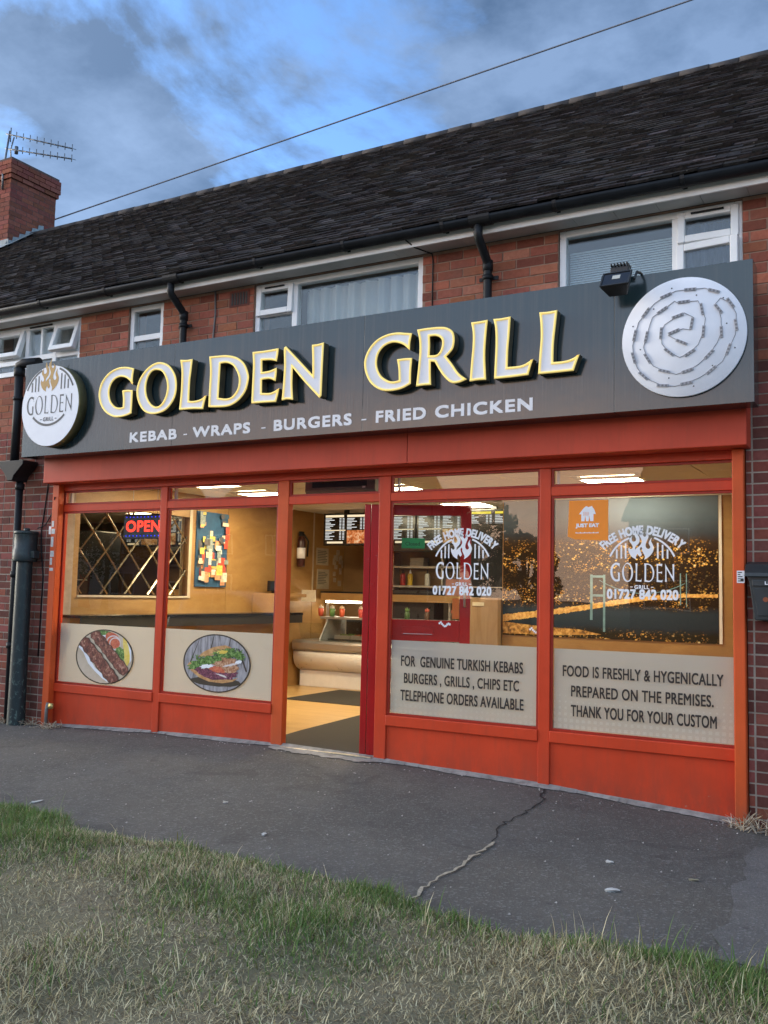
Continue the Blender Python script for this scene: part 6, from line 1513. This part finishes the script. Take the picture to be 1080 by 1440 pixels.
me.polygons.add(len(F)); me.polygons.foreach_set('loop_start', np.arange(0, F.size, 3, dtype=np.int32)); me.polygons.foreach_set('loop_total', np.full(len(F), 3, np.int32))
me.polygons.foreach_set('use_smooth', np.ones(len(F), bool)); me.update(calc_edges=True)
ca = me.color_attributes.new('tone', 'FLOAT_COLOR', 'POINT'); ca.data.foreach_set('color', A.ravel()); me.materials.append(M_grass)
go = bpy.data.objects.new('grass', me); COL.objects.link(go); tag(go, 'patchy green and straw coloured grass of the roadside verge', 'grass', kind='stuff')

# dry weeds at the foot of the walls
M_weed = [simple('weed_straw', (.46, .36, .24), .8, var=.3, scale=30), simple('weed_pale', (.58, .50, .38), .8, var=.2, scale=30), simple('weed_brown', (.20, .12, .07), .8, var=.3, scale=30)]
def tuft(x0, x1, y0, y1, n, L, label, seed):
    rr = random.Random(seed); k = MB()
    for i in range(n):
        x, y = rr.uniform(x0, x1), rr.uniform(y0, y1); z = ground_z(x, y) - .003; a = rr.uniform(0, 6.28); l = L * rr.uniform(.4, 1.2); le = rr.uniform(.5, 1.5)
        pts = [(x, y, z)]
        for q in range(1, 4): an = min(1.5, le * (.5 + .3 * q)); p = pts[-1]; pts.append((p[0] + math.cos(a) * math.sin(an) * l / 3, p[1] + math.sin(a) * math.sin(an) * l / 3, p[2] + max(.001, math.cos(an)) * l / 3))
        k.tube(pts, [.0032, .0028, .0022, .0008], 4, rr.randrange(3), smooth=False)
    tag(k.build('dry_weeds', M_weed, org=((x0 + x1) / 2, (y0 + y1) / 2, ground_z((x0 + x1) / 2, y1))), label, 'weeds')
tuft(-8.35, -7.58, -.16, -.02, 150, .13, 'dry weeds round the foot of the drainpipe and soil pipe', 1)
tuft(-7.46, -7.20, -.22, -.05, 70, .09, 'small dry weed tuft at the foot of the left post', 2)
tuft(-.99, -.62, -.22, -.02, 130, .15, 'dry weeds at the foot of the right brick pier', 3)
tuft(-1.06, -.93, -.16, -.08, 22, .14, 'few pale stalks in front of the right post', 4)
# litter and leaves on the pavement
M_lit = [simple('litter_white', (.55, .54, .50), .8, var=.2), simple('litter_leaf', (.28, .25, .16), .8, var=.3)]
for i, (x, y, s, mt, lab) in enumerate(((-5.02, -2.22, .060, 0, 'pale twig lying on pavement near the left grass edge'), (-1.30, -1.92, .042, 0, 'flat pale scrap of paper on the pavement right of the crack'), (-3.95, -1.60, .030, 0, 'small white scrap on the middle of the pavement'), (-3.30, -2.05, .026, 0, 'small white scrap near the grass in the middle'), (-1.45, -1.45, .028, 0, 'tiny pale scrap just above the paper scrap'), (-1.00, -1.50, .026, 1, 'tiny dry leaf on pavement before the right pier'))):
    rr = random.Random(50 + i); k = MB(); n = 9; z = ground_z(x, y) + .006; a0 = rr.uniform(0, 3)
    el = .28 if i == 0 else .6; rim_ = []
    for q in range(n):
        a = 2 * PI * q / n; r_ = s * rr.uniform(.7, 1.1); p, w_ = r_ * math.cos(a), r_ * math.sin(a) * el; rim_.append((x + p * math.cos(a0) - w_ * math.sin(a0), y + p * math.sin(a0) + w_ * math.cos(a0), z + rr.uniform(-.002, .004)))
    for q in range(n): k.face([rim_[q], rim_[(q + 1) % n], (x, y, z + .002)]); k.face([(rim_[(q + 1) % n][0], rim_[(q + 1) % n][1], z - .006), (rim_[q][0], rim_[q][1], z - .003), (x, y, z - .003)])
    tag(k.build('twig' if i == 0 else ('dry_leaf' if mt else 'paper_scrap'), M_lit[mt], org=(x, y, z)), lab, 'twig' if i == 0 else ('leaf' if mt else 'litter'))
# specks of loose grit
k = MB(); rr = random.Random(77)
for i in range(420):
    x, y = rr.uniform(-8, .6), rr.uniform(-2.6, -.06); s = rr.choice((.003, .004, .005, .007)); z = ground_z(x, y)
    if rr.random() < .35: y = rr.uniform(-.2, -.06); z = ground_z(x, y)
    k.face([(x - s, y - s * .7, z + .001), (x + s, y - s, z + .001), (x + s * .3, y, z + s * 1.1)]); k.face([(x + s, y - s, z + .001), (x + s * .5, y + s, z + .001), (x + s * .3, y, z + s * 1.1)]); k.face([(x - s, y - s * .7, z + .001), (x + s * .3, y, z + s * 1.1), (x + s * .5, y + s, z + .001)])
tag(k.build('grit', simple('grit_stone', (.34, .32, .29), .9, var=.4, scale=8)), 'pale grit scattered over the dark pavement', 'grit', kind='stuff')
# ------------------------------------------------------------------ across the road (seen in the glass)
def house(x0, x1, y0, y1, eave, ridge, wall, label):
    t = thing('semi_detached_house', ((x0 + x1) / 2, y1, .02), label, 'house', 'houses across the road')
    k = MB(); k.box(x0, x1, y0, y1, .0, eave); k.prism([(y0, eave), (y1, eave), ((y0 + y1) / 2, ridge - .15)], x0, x0 + .2, 0, 'yz'); k.prism([(y0, eave), (y1, eave), ((y0 + y1) / 2, ridge - .15)], x1 - .2, x1, 0, 'yz'); k.build('wall', wall, t)
    k = MB(); ym = (y0 + y1) / 2
    for ya in (y0 - .35, y1 + .35):
        s = 1 if ya > ym else -1; k.face([(x0 - .25, ya, eave - .12), (x1 + .25, ya, eave - .12), (x1 + .25, ym, ridge), (x0 - .25, ym, ridge)]); k.face([(x0 - .25, ya, eave - .24), (x1 + .25, ya, eave - .24), (x1 + .25, ya, eave - .12), (x0 - .25, ya, eave - .12)])
    rf = k.build('roof', M_far_roof, t, recalc=False)
    k = MB(); xm = (x0 + x1) / 2; k.box(xm - .6, xm + .6, ym - .45, ym + .45, ridge - .9, ridge + 1.1)
    for q in (-.35, 0, .35): k.lathe([(.12, 1.1), (.13, 1.4), (.10, 1.4)], (xm + q, ym, ridge), 10)
    k.build('chimney', M_far_brick, rf)
    for xc in (x0 + 1.7, x1 - 1.7, xm - 1.1, xm + 1.1):
        for z, h in ((.95, 1.3), (3.35, 1.15)):
            if abs(xc - xm) < 1.2 and z < 2:
                k = MB(); k.box(xc - .45, xc + .45, y1 + .002, y1 + .06, .05, 2.1); k.build('front_door', M_crim, t); continue
            w = 1.0 if abs(xc - xm) > 1.2 else .5
            k = MB(); bars(k, xc - w, xc + w, z, z + h, .07, y1 + .002, y1 + .06); k.box(xc - .03, xc + .03, y1 + .003, y1 + .058, z + .07, z + h - .07); f = k.build('window', M_pvcw, t)
            k = MB(); k.box(xc - w + .07, xc + w - .07, y1 + .004, y1 + .02, z + .07, z + h - .07); k.build('pane', M_far_glass, f)
M_far_roof = simple('far_roof_tile', (.10, .055, .04), .9, var=.3, scale=5, bump=.5)
M_far_brick = simple('far_brick', (.26, .10, .065), .9, var=.3, scale=6, bump=.4)
M_rend = simple('pale_render', (.50, .47, .45), .9, var=.08, scale=2)
M_far_glass = simple('far_window', (.03, .035, .04), .06, spec=.8)
for i, (a, b, m_, l) in enumerate(((-70, -57, M_far_brick, 'far left brick house across the road'), (-52, -40, M_rend, 'pale rendered house across the road reflected at left'), (-36, -23, M_far_brick, 'brick house across the road opposite the left windows'), (-11, 2, M_far_brick, 'brick house directly across the road'), (8, 20, M_far_brick, 'brick house across the road to the right'), (24, 36, M_rend, 'pale rendered house across the road at far right'))):
    house(a, b, -43, -35, 5.0, 8.0, m_, l)
def tree(x, y, h, r, seed, label):
    rr = random.Random(seed); t = thing('garden_tree', (x, y, .02), label, 'tree', 'trees across the road')
    k = MB(); k.tube([(x, y, 0), (x + .08, y, h * .3), (x - .05, y + .1, h * .6), (x, y, h * .9)], [.20, .15, .10, .03], 9)
    cl = []
    for i in range(16):
        a, q = rr.uniform(0, 6.28), rr.uniform(.3, 1) ** .5; z = h * rr.uniform(.38, .98); rad = r * q * math.sin(min(1, (z / h - .25) / .75) * PI * .85 + .25)
        c = (x + math.cos(a) * rad, y + math.sin(a) * rad, z); cl.append(c); k.tube([(x, y, h * rr.uniform(.25, .6)), ((x + c[0]) / 2, (y + c[1]) / 2, z - .3), c], [.06, .04, .015], 5)
    k.build('trunk', M_bark, t)
    k = MB()
    for c in cl:
        R_ = r * rr.uniform(.28, .5)
        for i in range(260):
            d = Vector((rr.gauss(0, 1), rr.gauss(0, 1), rr.gauss(0, .8))).normalized() * R_ * rr.uniform(.45, 1.05); p = Vector(c) + d; s = rr.uniform(.06, .13)
            u = Vector((rr.gauss(0, 1), rr.gauss(0, 1), rr.gauss(0, 1))).normalized() * s; v = u.orthogonal() * .6; k.face([p - u, p + v, p + u, p - v], rr.randrange(2))
    k.build('crown', [M_lf1, M_lf2], t, recalc=False)
M_bark = simple('bark', (.10, .075, .05), .95, var=.4, scale=8, bump=.8); M_lf1 = simple('leaf_dark', (.035, .065, .018), .7, var=.3); M_lf2 = simple('leaf_mid', (.06, .10, .028), .7, var=.3)
for i, (x, y, h, r, l) in enumerate(((-38, -30, 7.0, 2.4, 'round tree between the left houses across the road'), (-14.9, -27, 5.6, 1.6, 'tree between the middle houses across the road'), (8, -29, 7.0, 2.4, 'tall tree right of the pale house across the road'), (-12.4, -26, 3.4, 1.1, 'small tree in the gap between houses across the road'))): tree(x, y, h, r, 60 + i, l)
# car parked at the far kerb
car = thing('parked_car', (-15.2, -13.1, -.09), 'silver hatchback parked at the far kerb', 'car')
x, y = -15.2, -13.1
P = [(-2.0, .32), (-2.05, .55), (-1.98, .80), (-1.72, .92), (-1.62, 1.30), (-1.35, 1.44), (-.2, 1.46), (.45, 1.36), (1.12, .96), (1.85, .82), (2.03, .66), (2.05, .34)]
k = MB(); k.prism([(x + a, b - .09) for a, b in P], y - .84, y + .84); k.build('body', simple('car_silver', (.45, .46, .47), .25, .5, coat=.5), car, bevel=.07)
k = MB()
for s in (-1, 1):
    for q in ([(-1.45, .98), (-1.30, 1.34), (-.55, 1.38), (-.55, .97)], [(-.48, .97), (-.48, 1.38), (-.1, 1.38), (.40, 1.29), (.88, .97)]): k.prism([(x + a, b - .09) for a, b in q], y + s * .842, y + s * .848)
k.build('side_window', M_far_glass, car)
for a in (-1.3, 1.3):
    for s in (-1, 1):
        k = MB(); k.lathe([(.18, -.1), (.30, -.1), (.32, -.06), (.32, .06), (.30, .1), (.18, .1)], (x + a, y + s * .76, .23), 24, axis='y'); w_ = k.build('wheel', simple('tyre', (.02, .02, .02), .8), car)
        k = MB(); k.lathe([(.0, s * .08), (.17, s * .09), (.185, s * .1), (.185, 0)], (x + a, y + s * .76, .23), 20, axis='y'); k.build('rim', M_alu, w_)
